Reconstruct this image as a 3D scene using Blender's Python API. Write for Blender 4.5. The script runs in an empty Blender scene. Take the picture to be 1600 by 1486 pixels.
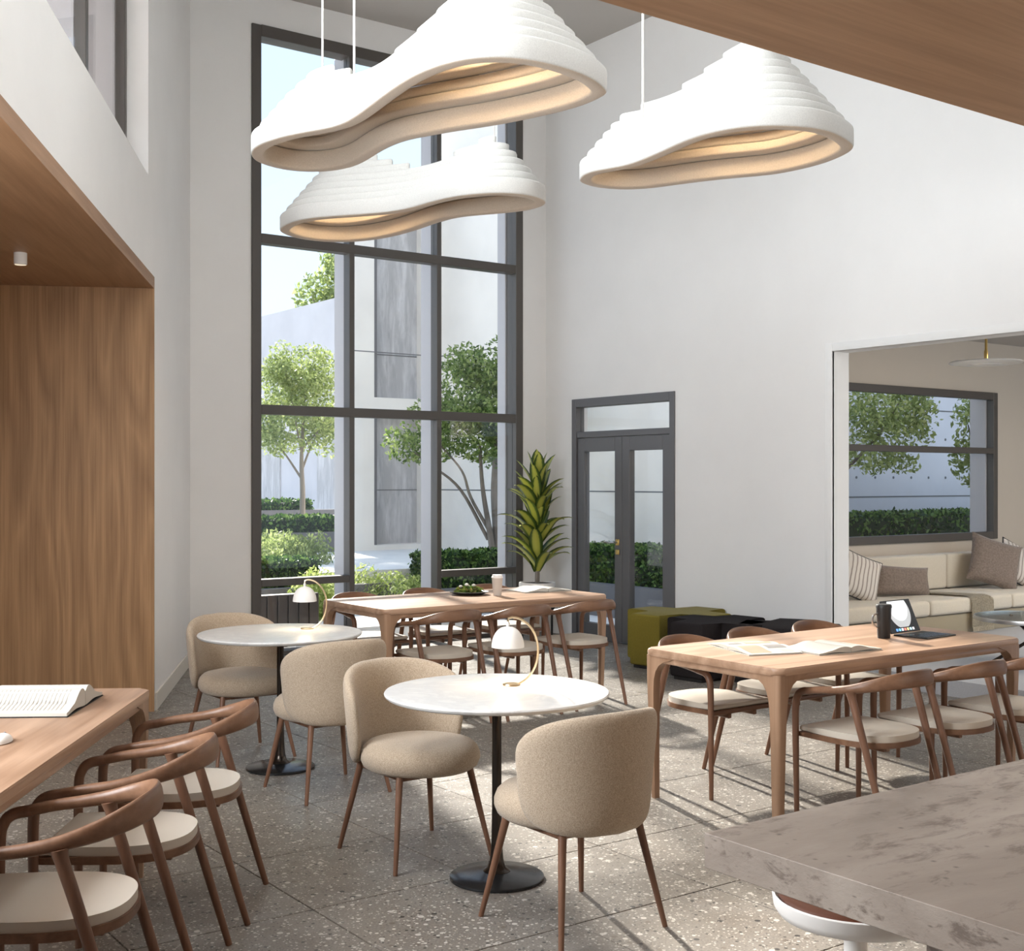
import bpy, bmesh, math, random
import numpy as np
from mathutils import Vector, Matrix
PI = math.pi
SC = bpy.context.scene
COL = SC.collection
random.seed(7)

# ------------------------------------------------------------------ camera, world, sun, exposure
F, CX, HY, EYE = 1950.0, 800.0, 752.0, 1.565          # focal length and principal lines for a 1600 x 1486 frame
CA, SA = 0.8086, 0.5884                              # the room is turned 36 degrees to the view
cam = bpy.data.cameras.new('camera')
cam.sensor_width = 36.0
cam.lens = F / 1600 * 36.0
cam.shift_y = (HY - 743) / 1600
cam.clip_end = 300
camo = bpy.data.objects.new('camera', cam)
COL.objects.link(camo)
camo.location = (0, 0, EYE)
camo.rotation_euler = (PI / 2, 0, -math.atan2(SA, CA))
SC.camera = camo

wd = bpy.data.worlds.new('sky')
SC.world = wd
wd.use_nodes = True
wn, wl = wd.node_tree.nodes, wd.node_tree.links
wn.clear()
w_out = wn.new('ShaderNodeOutputWorld')
w_bg = wn.new('ShaderNodeBackground')
w_tc = wn.new('ShaderNodeTexCoord')
w_sep = wn.new('ShaderNodeSeparateXYZ')
w_rmp = wn.new('ShaderNodeValToRGB')
w_rmp.color_ramp.elements[0].position = 0.0
w_rmp.color_ramp.elements[0].color = (0.52, 0.60, 0.68, 1)
w_rmp.color_ramp.elements[1].position = 0.75
w_rmp.color_ramp.elements[1].color = (0.30, 0.42, 0.64, 1)
e = w_rmp.color_ramp.elements.new(0.35)
e.color = (0.40, 0.51, 0.66, 1)
wl.new(w_tc.outputs['Generated'], w_sep.inputs[0])
wl.new(w_sep.outputs['Z'], w_rmp.inputs[0])
wl.new(w_rmp.outputs[0], w_bg.inputs[0])
wl.new(w_bg.outputs[0], w_out.inputs[0])
w_bg.inputs[1].default_value = 0.88

SUN_EL = math.radians(28)
sl = bpy.data.lights.new('sun', 'SUN')
sl.energy = 5.6
sl.angle = math.radians(2.2)
sl.color = (1.0, 0.93, 0.84)
so = bpy.data.objects.new('sun', sl)
COL.objects.link(so)
sdir = Vector((-0.26 * math.cos(SUN_EL), -0.9656 * math.cos(SUN_EL), -math.sin(SUN_EL)))
so.rotation_euler = sdir.to_track_quat('-Z', 'Y').to_euler()
so.location = (12, 40, 20)


def area(name, loc, look, sx, sy, power, color=(1, 1, 1)):
    l = bpy.data.lights.new(name, 'AREA')
    l.shape = 'RECTANGLE'
    l.size, l.size_y, l.energy, l.color = sx, sy, power, color
    o = bpy.data.objects.new(name, l)
    COL.objects.link(o)
    o.location = loc
    o.rotation_euler = (Vector(look) - Vector(loc)).to_track_quat('-Z', 'Z').to_euler()
    return o


# daylight of the clerestory band (left wall), then two added fill lamps
area('clerestory_daylight', (0.617, 4.762, 4.55), (6.93, 1.47, 1.6), 7.4, 1.9, 440, (0.90, 0.95, 1.0))
area('lounge_fill', (11.4, 4.6, 3.08), (11.4, 4.9, 0.0), 3.0, 2.0, 70, (1.0, 0.93, 0.83))  # unseen lamp added to brighten the lounge, no fitting there
area('rear_fill', (5.0, -3.1, 1.6), (2.6, 6.0, 1.3), 4.6, 2.4, 55, (1.0, 0.90, 0.80))  # unseen fill added behind the camera, before a closed wall

SC.view_settings.view_transform = 'Standard'
SC.view_settings.look = 'None'
SC.view_settings.gamma = 1.0
SC.view_settings.use_curve_mapping = False
SC.view_settings.exposure = 1.32

# ------------------------------------------------------------------ helpers


def at(px, py, z=0.0):
    """room point (u, v) that a photo pixel shows on the level z"""
    d = (z - EYE) * F / (HY - py)
    x = (px - CX) / F * d
    return (CA * x + SA * d, -SA * x + CA * d)


def ray(px, d):
    x = (px - CX) / F * d
    return (CA * x + SA * d, -SA * x + CA * d)


def new():
    return bmesh.new()


def empty(name, loc=(0, 0, 0), rz=0.0):
    o = bpy.data.objects.new(name, None)
    o.empty_display_size = 0.1
    COL.objects.link(o)
    o.location = loc
    o.rotation_euler = (0, 0, rz)
    return o


def tag(o, label=None, cat=None, group=None, kind=None):
    if label: o['label'] = label
    if cat: o['category'] = cat
    if group: o['group'] = group
    if kind: o['kind'] = kind
    return o


def thing(name, label, cat, loc=(0, 0, 0), rz=0.0, group=None):
    return tag(empty(name, loc, rz), label, cat, group)


def obj(name, bm, mat, parent=None, smooth=True, loc=None, rz=None, ang=35):
    me = bpy.data.meshes.new(name)
    bmesh.ops.recalc_face_normals(bm, faces=bm.faces[:])
    bm.to_mesh(me)
    bm.free()
    if smooth:
        me.polygons.foreach_set('use_smooth', [True] * len(me.polygons))
        me.set_sharp_from_angle(angle=math.radians(ang))
    me.materials.append(mat)
    o = bpy.data.objects.new(name, me)
    COL.objects.link(o)
    if parent: o.parent = parent
    if loc: o.location = loc
    if rz is not None: o.rotation_euler = (0, 0, rz)
    return o


def struct(name, bm, mat, parent=None, smooth=False, label=None):
    o = obj(name, bm, mat, parent, smooth)
    if parent is None: o['kind'] = 'structure'
    if label: o['label'] = label
    return o


def bx(bm, x0, x1, y0, y1, z0, z1, bev=0.0, seg=2, M=None):
    vs = [bm.verts.new(p) for p in ((x0, y0, z0), (x1, y0, z0), (x1, y1, z0), (x0, y1, z0),
                                    (x0, y0, z1), (x1, y0, z1), (x1, y1, z1), (x0, y1, z1))]
    fs = [bm.faces.new([vs[i] for i in q]) for q in ((0, 3, 2, 1), (4, 5, 6, 7), (0, 1, 5, 4), (1, 2, 6, 5), (2, 3, 7, 6), (3, 0, 4, 7))]
    if bev > 0:
        es = list({e for f in fs for e in f.edges})
        r = bmesh.ops.bevel(bm, geom=es, offset=bev, segments=seg, affect='EDGES', profile=0.5)
        vs = list({v for f in r['faces'] for v in f.verts} | {v for v in vs if v.is_valid})
    if M is not None:
        for v in vs: v.co = M @ v.co
    return vs


def loft(bm, rings, cap0=True, cap1=True, close=True):
    R = [[bm.verts.new(p) for p in r] for r in rings]
    n = len(R[0])
    for a, b in zip(R[:-1], R[1:]):
        for i in range(n if close else n - 1):
            j = (i + 1) % n
            bm.faces.new((a[i], a[j], b[j], b[i]))
    if cap0: bm.faces.new(list(reversed(R[0])))
    if cap1: bm.faces.new(R[-1])
    return [v for r in R for v in r]


def lathe(bm, prof, n=32, c=(0, 0, 0)):
    rings = []
    for r, z in prof:
        r = max(r, 1e-4)
        rings.append([(c[0] + r * math.cos(2 * PI * k / n), c[1] + r * math.sin(2 * PI * k / n), c[2] + z) for k in range(n)])
    return loft(bm, rings)


def spline(pts, per=8):
    P = [Vector(p) for p in pts]
    P = [2 * P[0] - P[1]] + P + [2 * P[-1] - P[-2]]
    out = []
    for i in range(1, len(P) - 2):
        a, b, c, d = P[i - 1], P[i], P[i + 1], P[i + 2]
        for k in range(per):
            t = k / per
            out.append(0.5 * ((2 * b) + (c - a) * t + (2 * a - 5 * b + 4 * c - d) * t * t + (-a + 3 * b - 3 * c + d) * t ** 3))
    out.append(P[-2])
    return out


def lerp_list(vals, n):
    xs = np.linspace(0, len(vals) - 1, n)
    return list(np.interp(xs, range(len(vals)), vals))


def tube(bm, pts, rad, n=10, up=None, rad2=None, caps=True):
    """sweep; rad across, rad2 along 'up' (elliptical section)"""
    P = [Vector(p) for p in pts]
    m = len(P)
    R1 = rad if isinstance(rad, (list, tuple)) else [rad] * m
    if len(R1) != m: R1 = lerp_list(R1, m)
    R2 = R1 if rad2 is None else (rad2 if isinstance(rad2, (list, tuple)) else [rad2] * m)
    if len(R2) != m: R2 = lerp_list(R2, m)
    prev = None
    rings = []
    for i in range(m):
        t = (P[min(i + 1, m - 1)] - P[max(i - 1, 0)]).normalized()
        if up is not None:
            b = Vector(up) - t * Vector(up).dot(t)
            if b.length < 1e-4: b = t.orthogonal()
            b.normalize()
            a = t.cross(b).normalized()
        else:
            if prev is None:
                a = t.orthogonal().normalized()
            else:
                a = (prev - t * prev.dot(t)).normalized()
            b = t.cross(a).normalized()
            prev = a
        rings.append([P[i] + a * (R1[i] * math.cos(2 * PI * k / n)) + b * (R2[i] * math.sin(2 * PI * k / n)) for k in range(n)])
    return loft(bm, rings, caps, caps)


def prism(bm, pts, z0, z1, bev=0.0, seg=3):
    n = len(pts)
    lo = [bm.verts.new((p[0], p[1], z0)) for p in pts]
    hi = [bm.verts.new((p[0], p[1], z1)) for p in pts]
    top = bm.faces.new(hi)
    bot = bm.faces.new(list(reversed(lo)))
    for i in range(n):
        j = (i + 1) % n
        bm.faces.new((lo[i], lo[j], hi[j], hi[i]))
    if bev > 0:
        es = list(top.edges) + list(bot.edges)
        bmesh.ops.bevel(bm, geom=es, offset=bev, segments=seg, affect='EDGES', profile=0.5)


def rrect(w, d, r, n=6, cx=0, cy=0):
    out = []
    for sx, sy, a0 in ((1, 1, 0), (-1, 1, PI / 2), (-1, -1, PI), (1, -1, 1.5 * PI)):
        for k in range(n + 1):
            a = a0 + PI / 2 * k / n
            out.append((cx + sx * (w / 2 - r) + r * math.cos(a), cy + sy * (d / 2 - r) + r * math.sin(a)))
    return out


def copy_tree(o, parent=None):
    c = o.copy()
    COL.objects.link(c)
    if parent: c.parent = parent
    for ch in list(o.children):
        copy_tree(ch, c)
    return c


def soup(name, verts, faces, mat, parent=None, smooth=False):
    me = bpy.data.meshes.new(name)
    me.from_pydata([tuple(v) for v in verts], [], [tuple(f) for f in faces])
    me.materials.append(mat)
    if smooth: me.polygons.foreach_set('use_smooth', [True] * len(me.polygons))
    o = bpy.data.objects.new(name, me)
    COL.objects.link(o)
    if parent: o.parent = parent
    return o

# ------------------------------------------------------------------ materials


class Mat:
    def __init__(s, name, color=(0.8, 0.8, 0.8), rough=0.6, metal=0.0, spec=None):
        s.m = bpy.data.materials.new(name)
        s.m.use_nodes = True
        s.n, s.l = s.m.node_tree.nodes, s.m.node_tree.links
        s.b = s.n['Principled BSDF']
        s.b.inputs['Base Color'].default_value = (*color, 1)
        s.b.inputs['Roughness'].default_value = rough
        s.b.inputs['Metallic'].default_value = metal
        if spec is not None: s.b.inputs['Specular IOR Level'].default_value = spec

    def node(s, t, **kw):
        n = s.n.new(t)
        for k, v in kw.items():
            if k in n.inputs: n.inputs[k].default_value = v
            else: setattr(n, k, v)
        return n

    def coord(s, kind='Object', scale=(1, 1, 1), rot=(0, 0, 0)):
        if kind == 'World':
            g = s.node('ShaderNodeNewGeometry')
            src = g.outputs['Position']
        else:
            src = s.node('ShaderNodeTexCoord').outputs[kind]
        mp = s.node('ShaderNodeMapping')
        mp.inputs['Scale'].default_value = scale
        mp.inputs['Rotation'].default_value = rot
        s.l.new(src, mp.inputs[0])
        return mp.outputs[0]

    def ramp(s, fac, stops, interp='LINEAR'):
        r = s.node('ShaderNodeValToRGB')
        r.color_ramp.interpolation = interp
        el = r.color_ramp.elements
        while len(el) < len(stops): el.new(0.5)
        for k, (p, c) in enumerate(stops):
            el[k].position = p
            el[k].color = (*c, 1) if len(c) == 3 else c
        s.l.new(fac, r.inputs[0])
        return r.outputs[0]

    def mix(s, fac, a, b, mode='MIX'):
        m = s.node('ShaderNodeMix', data_type='RGBA', blend_type=mode)
        for k, v in ((0, fac), (6, a), (7, b)):
            if hasattr(v, 'is_linked'): s.l.new(v, m.inputs[k])
            else: m.inputs[k].default_value = v if k == 0 else (*v, 1)
        return m.outputs[2]

    def noise(s, co, scale, detail=4, rough=0.55, dist=0.0):
        n = s.node('ShaderNodeTexNoise', Scale=scale, Detail=detail, Roughness=rough, Distortion=dist)
        s.l.new(co, n.inputs['Vector'])
        return n.outputs['Fac']

    def bump(s, h, strength=0.2, dist=0.01):
        b = s.node('ShaderNodeBump', Strength=strength, Distance=dist)
        s.l.new(h, b.inputs['Height'])
        s.l.new(b.outputs[0], s.b.inputs['Normal'])

    def color(s, sock):
        s.l.new(sock, s.b.inputs['Base Color'])


def plain(name, c, rough=0.6, metal=0.0, spec=None):
    return Mat(name, c, rough, metal, spec).m


def plaster(name, c, amt=0.06, rough=0.85):
    m = Mat(name, c, rough, spec=0.2)
    co = m.coord('World')
    f = m.noise(co, 1.3, 6, 0.6)
    lo = tuple(x * (1 - amt) for x in c)
    m.color(m.ramp(f, [(0.3, lo), (0.65, c)]))
    m.bump(m.noise(co, 18, 5), 0.08, 0.01)
    return m.m


def wood(name, c0, c1, axis=0, fine=60.0, rings=7.0, rough=0.45, ring_amt=0.7, kind='Object', streak=0.04):
    """grain runs along axis"""
    m = Mat(name, c1, rough, spec=0.35)
    s = [1.0, 1.0, 1.0]
    s[axis] = streak
    co = m.coord(kind, tuple(s))
    f1 = m.noise(co, fine, 5, 0.65)
    s2 = [1.0, 1.0, 1.0]
    s2[axis] = 0.12
    co2 = m.coord(kind, tuple(s2))
    big = m.noise(co2, 3.0, 2, 0.4, 0.3)
    mt = m.node('ShaderNodeMath', operation='MULTIPLY')
    m.l.new(big, mt.inputs[0])
    mt.inputs[1].default_value = rings
    fr = m.node('ShaderNodeMath', operation='PINGPONG')
    m.l.new(mt.outputs[0], fr.inputs[0])
    fr.inputs[1].default_value = 0.5
    band = m.ramp(fr.outputs[0], [(0.0, (0, 0, 0)), (0.5, (1, 1, 1))])
    mixv = m.mix(ring_amt * 0.55, f1, band)
    mid = tuple((a + b) / 2 for a, b in zip(c0, c1))
    m.color(m.ramp(mixv, [(0.25, c0), (0.5, mid), (0.72, c1)]))
    m.bump(f1, 0.06, 0.004)
    return m.m


M = {}
M['wall'] = plaster('wall_plaster', (0.83, 0.815, 0.795), 0.04)
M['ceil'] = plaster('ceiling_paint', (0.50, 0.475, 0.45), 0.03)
M['trim'] = plain('white_trim', (0.82, 0.81, 0.79), 0.6)
M['lounge_wall'] = plaster('lounge_plaster', (0.60, 0.53, 0.45), 0.04)
M['oak_panel'] = wood('oak_panel', (0.27, 0.145, 0.065), (0.48, 0.28, 0.14), 2, 70, 9.0, 0.5, 0.45, streak=0.02)
M['oak_soffit'] = wood('oak_soffit', (0.30, 0.165, 0.085), (0.42, 0.245, 0.135), 0, 40, 5.0, 0.5, 0.4)
M['oak_table'] = wood('oak_table', (0.31, 0.185, 0.115), (0.47, 0.305, 0.205), 0, 45, 7.0, 0.38, 0.7)
M['chair_wood'] = wood('walnut_chair', (0.125, 0.060, 0.033), (0.225, 0.120, 0.070), 0, 40, 5.0, 0.38, 0.5)
M['leg_wood'] = wood('walnut_leg', (0.125, 0.060, 0.035), (0.215, 0.110, 0.066), 2, 40, 5.0, 0.4, 0.4)
M['cream'] = plain('cream_leather', (0.53, 0.475, 0.40), 0.5)
M['frame'] = plain('anthracite_frame', (0.085, 0.075, 0.067), 0.42)
M['fin'] = plain('skylit_fin', (0.48, 0.47, 0.49), 0.5)  # sky light on the mullion sides put into this lighter colour
M['door'] = plain('grey_door_paint', (0.115, 0.112, 0.115), 0.45)
M['brass'] = plain('brass', (0.72, 0.50, 0.18), 0.28, 1.0)
M['gold'] = plain('pale_brass', (0.78, 0.62, 0.40), 0.3, 1.0)
M['steel'] = plain('steel', (0.6, 0.6, 0.6), 0.3, 1.0)
M['bronze'] = plain('dark_bronze', (0.055, 0.045, 0.038), 0.25, 0.85)
M['black'] = plain('black', (0.012, 0.011, 0.011), 0.5)
M['white'] = plain('white_enamel', (0.82, 0.79, 0.75), 0.45)
M['cup_paper'] = plain('cup_paper', (0.56, 0.50, 0.44), 0.6)
M['paper'] = plain('paper', (0.52, 0.495, 0.44), 0.7)
M['print'] = plain('print_grey', (0.20, 0.185, 0.175), 0.7)
M['print_tan'] = plain('print_tan', (0.33, 0.25, 0.165), 0.7)
M['cable'] = plain('white_cable', (0.80, 0.77, 0.73), 0.6)
M['baseboard'] = plain('baseboard_paint', (0.70, 0.66, 0.59), 0.6)
M['grout'] = plain('grout', (0.12, 0.11, 0.10), 0.9)
M['gravel'] = plain('pale_gravel', (0.75, 0.74, 0.72), 0.9)
M['soil'] = plain('soil', (0.05, 0.035, 0.025), 0.9)
M['bark'] = wood('bark', (0.10, 0.085, 0.07), (0.26, 0.22, 0.185), 2, 30, 5, 0.9, 0.5)
M['pale_bark'] = wood('pale_bark', (0.20, 0.17, 0.14), (0.27, 0.24, 0.21), 2, 30, 5, 0.9, 0.5)
M['leather'] = plain('brown_leather', (0.10, 0.028, 0.010), 0.45)
M['screen_black'] = plain('screen_black', (0.015, 0.015, 0.018), 0.2)


def glass(name, refl=0.9, ior=1.35, tint=(0.97, 0.98, 0.98)):
    m = Mat(name)
    m.n.remove(m.b)
    out = m.n['Material Output']
    t = m.node('ShaderNodeBsdfTransparent')
    t.inputs[0].default_value = (*tint, 1)
    g = m.node('ShaderNodeBsdfGlossy')
    g.inputs['Roughness'].default_value = 0.0
    g.inputs['Color'].default_value = (refl, refl, refl, 1)
    lw_ = m.node('ShaderNodeLayerWeight')
    pw = m.node('ShaderNodeMath', operation='POWER')
    m.l.new(lw_.outputs['Facing'], pw.inputs[0])
    pw.inputs[1].default_value = 4.0
    f = m.node('ShaderNodeMapRange')
    f.inputs['To Min'].default_value = 0.02
    f.inputs['To Max'].default_value = ior - 1.0
    m.l.new(pw.outputs[0], f.inputs[0])
    mx = m.node('ShaderNodeMixShader')
    m.l.new(f.outputs[0], mx.inputs[0])
    m.l.new(t.outputs[0], mx.inputs[1])
    m.l.new(g.outputs[0], mx.inputs[2])
    m.l.new(mx.outputs[0], out.inputs[0])
    return m.m


M['glass'] = glass('window_glass', ior=1.25)
M['table_glass'] = glass('table_glass', ior=1.5, tint=(0.86, 0.9, 0.9))


def terrazzo():
    m = Mat('terrazzo', (0.4, 0.38, 0.35), 0.42, spec=0.4)
    co = m.coord('World')
    base = m.ramp(m.noise(co, 2.2, 5, 0.6), [(0.3, (0.165, 0.145, 0.123)), (0.7, (0.215, 0.190, 0.162))])
    fine = m.noise(co, 130, 3, 0.6)
    base = m.mix(0.35, base, m.ramp(fine, [(0.35, (0.09, 0.080, 0.068)), (0.65, (0.31, 0.275, 0.235))]))
    for sc, thr, cols in ((27, 0.18, ((0.02, (0.48, 0.445, 0.40)), (0.10, (0.045, 0.04, 0.036)), (0.18, (0.15, 0.125, 0.10)))),
                          (56, 0.25, ((0.05, (0.52, 0.485, 0.43)), (0.13, (0.05, 0.045, 0.04)), (0.26, (0.24, 0.215, 0.185)))),
                          (105, 0.30, ((0.06, (0.45, 0.42, 0.375)), (0.16, (0.09, 0.08, 0.07)), (0.30, (0.40, 0.36, 0.31))))):
        v = m.node('ShaderNodeTexVoronoi', Scale=sc, Randomness=1.0)
        m.l.new(co, v.inputs['Vector'])
        sep = m.node('ShaderNodeSeparateColor')
        m.l.new(v.outputs['Color'], sep.inputs[0])
        # chip colour by cell, chip present in a share of the cells
        chip = m.ramp(sep.outputs[0], [(0.0, cols[0][1]), (0.45, cols[1][1]), (0.72, cols[2][1])], 'CONSTANT')
        pres = m.ramp(sep.outputs[1], [(0.0, (1, 1, 1)), (0.24, (0, 0, 0))], 'CONSTANT')
        size = m.ramp(v.outputs['Distance'], [(0.0, (1, 1, 1)), (thr + 0.12, (0, 0, 0))], 'CONSTANT')
        mul = m.node('ShaderNodeMath', operation='MULTIPLY')
        m.l.new(pres, mul.inputs[0])
        m.l.new(size, mul.inputs[1])
        base = m.mix(mul.outputs[0], base, chip)
    m.color(base)
    r = m.ramp(m.noise(co, 6, 4), [(0.3, (0.34, 0.34, 0.34)), (0.7, (0.5, 0.5, 0.5))])
    m.l.new(r, m.b.inputs['Roughness'])
    return m.m


M['terrazzo'] = terrazzo()


def boucle(name, c0, c1, scale=260, strength=0.55, sheen=0.25):
    m = Mat(name, c1, 0.95, spec=0.1)
    co = m.coord('Object')
    f = m.noise(co, scale, 3, 0.7)
    m.color(m.ramp(f, [(0.32, c0), (0.66, c1)]))
    m.b.inputs['Sheen Weight'].default_value = sheen
    m.bump(f, strength, 0.006)
    return m.m


M['boucle'] = boucle('boucle_beige', (0.30, 0.225, 0.155), (0.54, 0.435, 0.325))
M['felt'] = boucle('felt_white', (0.55, 0.535, 0.505), (0.64, 0.625, 0.59), 190, 0.12)
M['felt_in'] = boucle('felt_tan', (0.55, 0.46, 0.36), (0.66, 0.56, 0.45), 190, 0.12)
M['olive'] = boucle('olive_wool', (0.17, 0.135, 0.018), (0.25, 0.20, 0.035), 220, 0.2, 0.1)
M['charcoal'] = boucle('charcoal_wool', (0.016, 0.013, 0.013), (0.03, 0.026, 0.027), 220, 0.2, 0.0)
M['sofa'] = boucle('sofa_linen', (0.60, 0.53, 0.42), (0.72, 0.65, 0.54), 240, 0.15)
M['sofa_base'] = boucle('sofa_base_linen', (0.30, 0.25, 0.17), (0.40, 0.34, 0.24), 200, 0.15)
M['taupe'] = boucle('taupe_velvet', (0.17, 0.13, 0.105), (0.27, 0.215, 0.18), 60, 0.2)
M['throw'] = boucle('woven_throw', (0.36, 0.30, 0.21), (0.68, 0.60, 0.46), 90, 0.8)
M['carpet'] = boucle('grey_carpet', (0.30, 0.295, 0.30), (0.38, 0.375, 0.38), 150, 0.2)


def striped():
    m = Mat('striped_linen', (0.6, 0.55, 0.5), 0.9)
    co = m.coord('Object', (1, 1, 1))
    w = m.node('ShaderNodeTexWave', wave_type='BANDS', bands_direction='X', Scale=7.0, Distortion=1.5, Detail=2.0)
    m.l.new(co, w.inputs['Vector'])
    m.color(m.ramp(w.outputs['Fac'], [(0.0, (0.20, 0.16, 0.14)), (0.18, (0.62, 0.56, 0.50)), (1.0, (0.70, 0.65, 0.60))]))
    return m.m


M['striped'] = striped()


def marble():
    m = Mat('white_marble', (0.66, 0.645, 0.62), 0.28, spec=0.4)
    co = m.coord('Object')
    f = m.noise(co, 3.5, 8, 0.62, 1.6)
    m.color(m.ramp(f, [(0.40, (0.64, 0.625, 0.60)), (0.50, (0.57, 0.555, 0.54)), (0.56, (0.66, 0.645, 0.62))]))
    return m.m


M['marble'] = marble()


def travertine():
    m = Mat('brown_travertine', (0.4, 0.33, 0.28), 0.5, spec=0.35)
    co = m.coord('World', (1.0, 1.0, 3.0))
    cs = m.coord('World', (0.45, 1.1, 2.2), (0, 0, 0.25))
    a = m.ramp(m.noise(cs, 3.0, 6, 0.6, 0.6), [(0.3, (0.23, 0.185, 0.150)), (0.5, (0.315, 0.26, 0.215)), (0.72, (0.41, 0.35, 0.295))])
    b = m.noise(cs, 16, 6, 0.72, 0.4)
    a = m.mix(m.ramp(b, [(0.53, (0, 0, 0)), (0.66, (0.9, 0.9, 0.9))]), a, (0.15, 0.113, 0.09))
    v = m.node('ShaderNodeTexVoronoi', Scale=34.0)
    m.l.new(co, v.inputs['Vector'])
    sp = m.node('ShaderNodeSeparateColor')
    m.l.new(v.outputs['Color'], sp.inputs[0])
    pit = m.node('ShaderNodeMath', operation='MULTIPLY')
    m.l.new(m.ramp(v.outputs['Distance'], [(0.0, (1, 1, 1)), (0.22, (0, 0, 0))]), pit.inputs[0])
    m.l.new(m.ramp(sp.outputs[0], [(0.0, (1, 1, 1)), (0.28, (0, 0, 0))], 'CONSTANT'), pit.inputs[1])
    m.color(m.mix(pit.outputs[0], a, (0.06, 0.045, 0.035)))
    m.bump(m.noise(cs, 22, 6, 0.7), 0.15, 0.01)
    return m.m


M['travertine'] = travertine()


def concrete(name, c, stain=0.0):
    m = Mat(name, c, 0.85, spec=0.2)
    co = m.coord('World')
    f = m.noise(co, 0.9, 7, 0.62)
    a = m.ramp(f, [(0.3, tuple(x * 0.86 for x in c)), (0.7, c)])
    if stain:
        st = m.coord('World', (3.0, 3.0, 0.5))
        g = m.noise(st, 1.6, 7, 0.7, 0.3)
        a = m.mix(m.ramp(g, [(0.45, (0, 0, 0)), (0.62, (stain, stain, stain))]), a, tuple(min(1, x * 1.45) for x in c))
        h = m.noise(st, 4.5, 6, 0.7, 0.2)
        a = m.mix(m.ramp(h, [(0.55, (0, 0, 0)), (0.7, (0.5, 0.5, 0.5))]), a, tuple(x * 0.55 for x in c))
    m.color(a)
    return m.m


M['conc_white'] = concrete('white_concrete', (0.95, 0.89, 0.81))
M['conc_mid'] = concrete('grey_concrete', (0.66, 0.64, 0.65), 0.0)
M['conc_panel'] = concrete('stained_concrete', (0.52, 0.50, 0.49), 0.7)
M['conc_side'] = concrete('courtyard_concrete', (0.66, 0.65, 0.67))
M['paving'] = concrete('pale_paving', (0.88, 0.85, 0.80))
M['planter'] = concrete('planter_stone', (0.20, 0.19, 0.19))
M['joint'] = plain('concrete_joint', (0.16, 0.16, 0.16), 0.9)


def leafmat(name, cols, trans=0.45):
    m = Mat(name, cols[0], 0.5, spec=0.3)
    g = m.node('ShaderNodeNewGeometry')
    n = len(cols)
    c = m.ramp(g.outputs['Random Per Island'], [((k + 0.5) / n, cols[k]) for k in range(n)])
    m.color(c)
    out = m.n['Material Output']
    t = m.node('ShaderNodeBsdfTranslucent')
    m.l.new(c, t.inputs[0])
    mx = m.node('ShaderNodeMixShader')
    mx.inputs[0].default_value = trans
    m.l.new(m.b.outputs[0], mx.inputs[1])
    m.l.new(t.outputs[0], mx.inputs[2])
    m.l.new(mx.outputs[0], out.inputs[0])
    return m.m


M['leaf_pale'] = leafmat('pale_leaves', [(0.20, 0.26, 0.08), (0.34, 0.42, 0.14), (0.46, 0.52, 0.22)])
M['leaf_dark'] = leafmat('dark_leaves', [(0.09, 0.15, 0.035), (0.19, 0.28, 0.07), (0.36, 0.44, 0.15)])
M['leaf_hedge'] = leafmat('hedge_leaves', [(0.018, 0.05, 0.012), (0.055, 0.12, 0.025), (0.18, 0.29, 0.07)], 0.35)
M['leaf_grass'] = leafmat('grass_blades', [(0.30, 0.38, 0.10), (0.42, 0.50, 0.16), (0.55, 0.60, 0.28)], 0.5)
M['leaf_salad'] = leafmat('salad_leaves', [(0.06, 0.12, 0.02), (0.14, 0.20, 0.04), (0.20, 0.16, 0.04)], 0.3)


def corn_leaf():
    m = Mat('corn_plant_leaf', (0.2, 0.3, 0.05), 0.38, spec=0.4)
    uv = m.node('ShaderNodeTexCoord').outputs['UV']
    sp = m.node('ShaderNodeSeparateXYZ')
    m.l.new(uv, sp.inputs[0])
    a = m.node('ShaderNodeMath', operation='SUBTRACT')
    m.l.new(sp.outputs[0], a.inputs[0])
    a.inputs[1].default_value = 0.5
    b = m.node('ShaderNodeMath', operation='ABSOLUTE')
    m.l.new(a.outputs[0], b.inputs[0])
    m.color(m.ramp(b.outputs[0], [(0.0, (0.50, 0.50, 0.10)), (0.22, (0.42, 0.44, 0.08)), (0.31, (0.08, 0.13, 0.025)), (0.5, (0.03, 0.06, 0.015))]))
    return m.m


M['corn'] = corn_leaf()

# ------------------------------------------------------------------ room shell
U_R, V_W, ZC = 7.92, 10.29, 5.91         # right wall, window wall, ceiling
CORN = Vector((4.07, 10.29, 0))
LD = Vector((-0.463, -0.886, 0)).normalized()     # along the left wall, away from the corner
LN = Vector((0.886, -0.463, 0)).normalized()      # out of the left wall, into the room
LM = Matrix(((LD.x, LN.x, 0, CORN.x), (LD.y, LN.y, 0, CORN.y), (0, 0, 1, 0), (0, 0, 0, 1)))   # (s, t, z) -> world
S_N, S_W, Z_N, Z_S = 2.24, 2.54, 2.895, 3.577     # niche edge, clerestory edge, niche head, clerestory sill

bm = new()
bx(bm, -7.5, U_R + 0.2, -5.0, V_W + 0.02, -0.12, -0.006)
floor = struct('floor', bm, M['grout'])
bm = new()
bx(bm, -0.3375, 0.3375, -0.3375, 0.3375, -0.02, 0.0, 0.0015, 1)
tile = None
for i in range(-7, 8):
    for j in range(-5, 11):
        cx, cy = 2.775 + 0.68 * (i + 0.5), 3.435 + 0.68 * (j + 0.5)
        if cx + 0.34 > U_R + 0.02 or cy + 0.34 > V_W + 0.03: continue
        # skip tiles far outside the left wall's niche
        q = Vector((cx, cy, 0)) - CORN
        t_ = q.dot(LN)
        if t_ < -3.3: continue
        if tile is None:
            tile = obj('floor_tile', bm, M['terrazzo'], floor)
            o = tile
        else:
            o = tile.copy()
            COL.objects.link(o)
        o.location = (cx, cy, 0)
bm = new()
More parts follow.
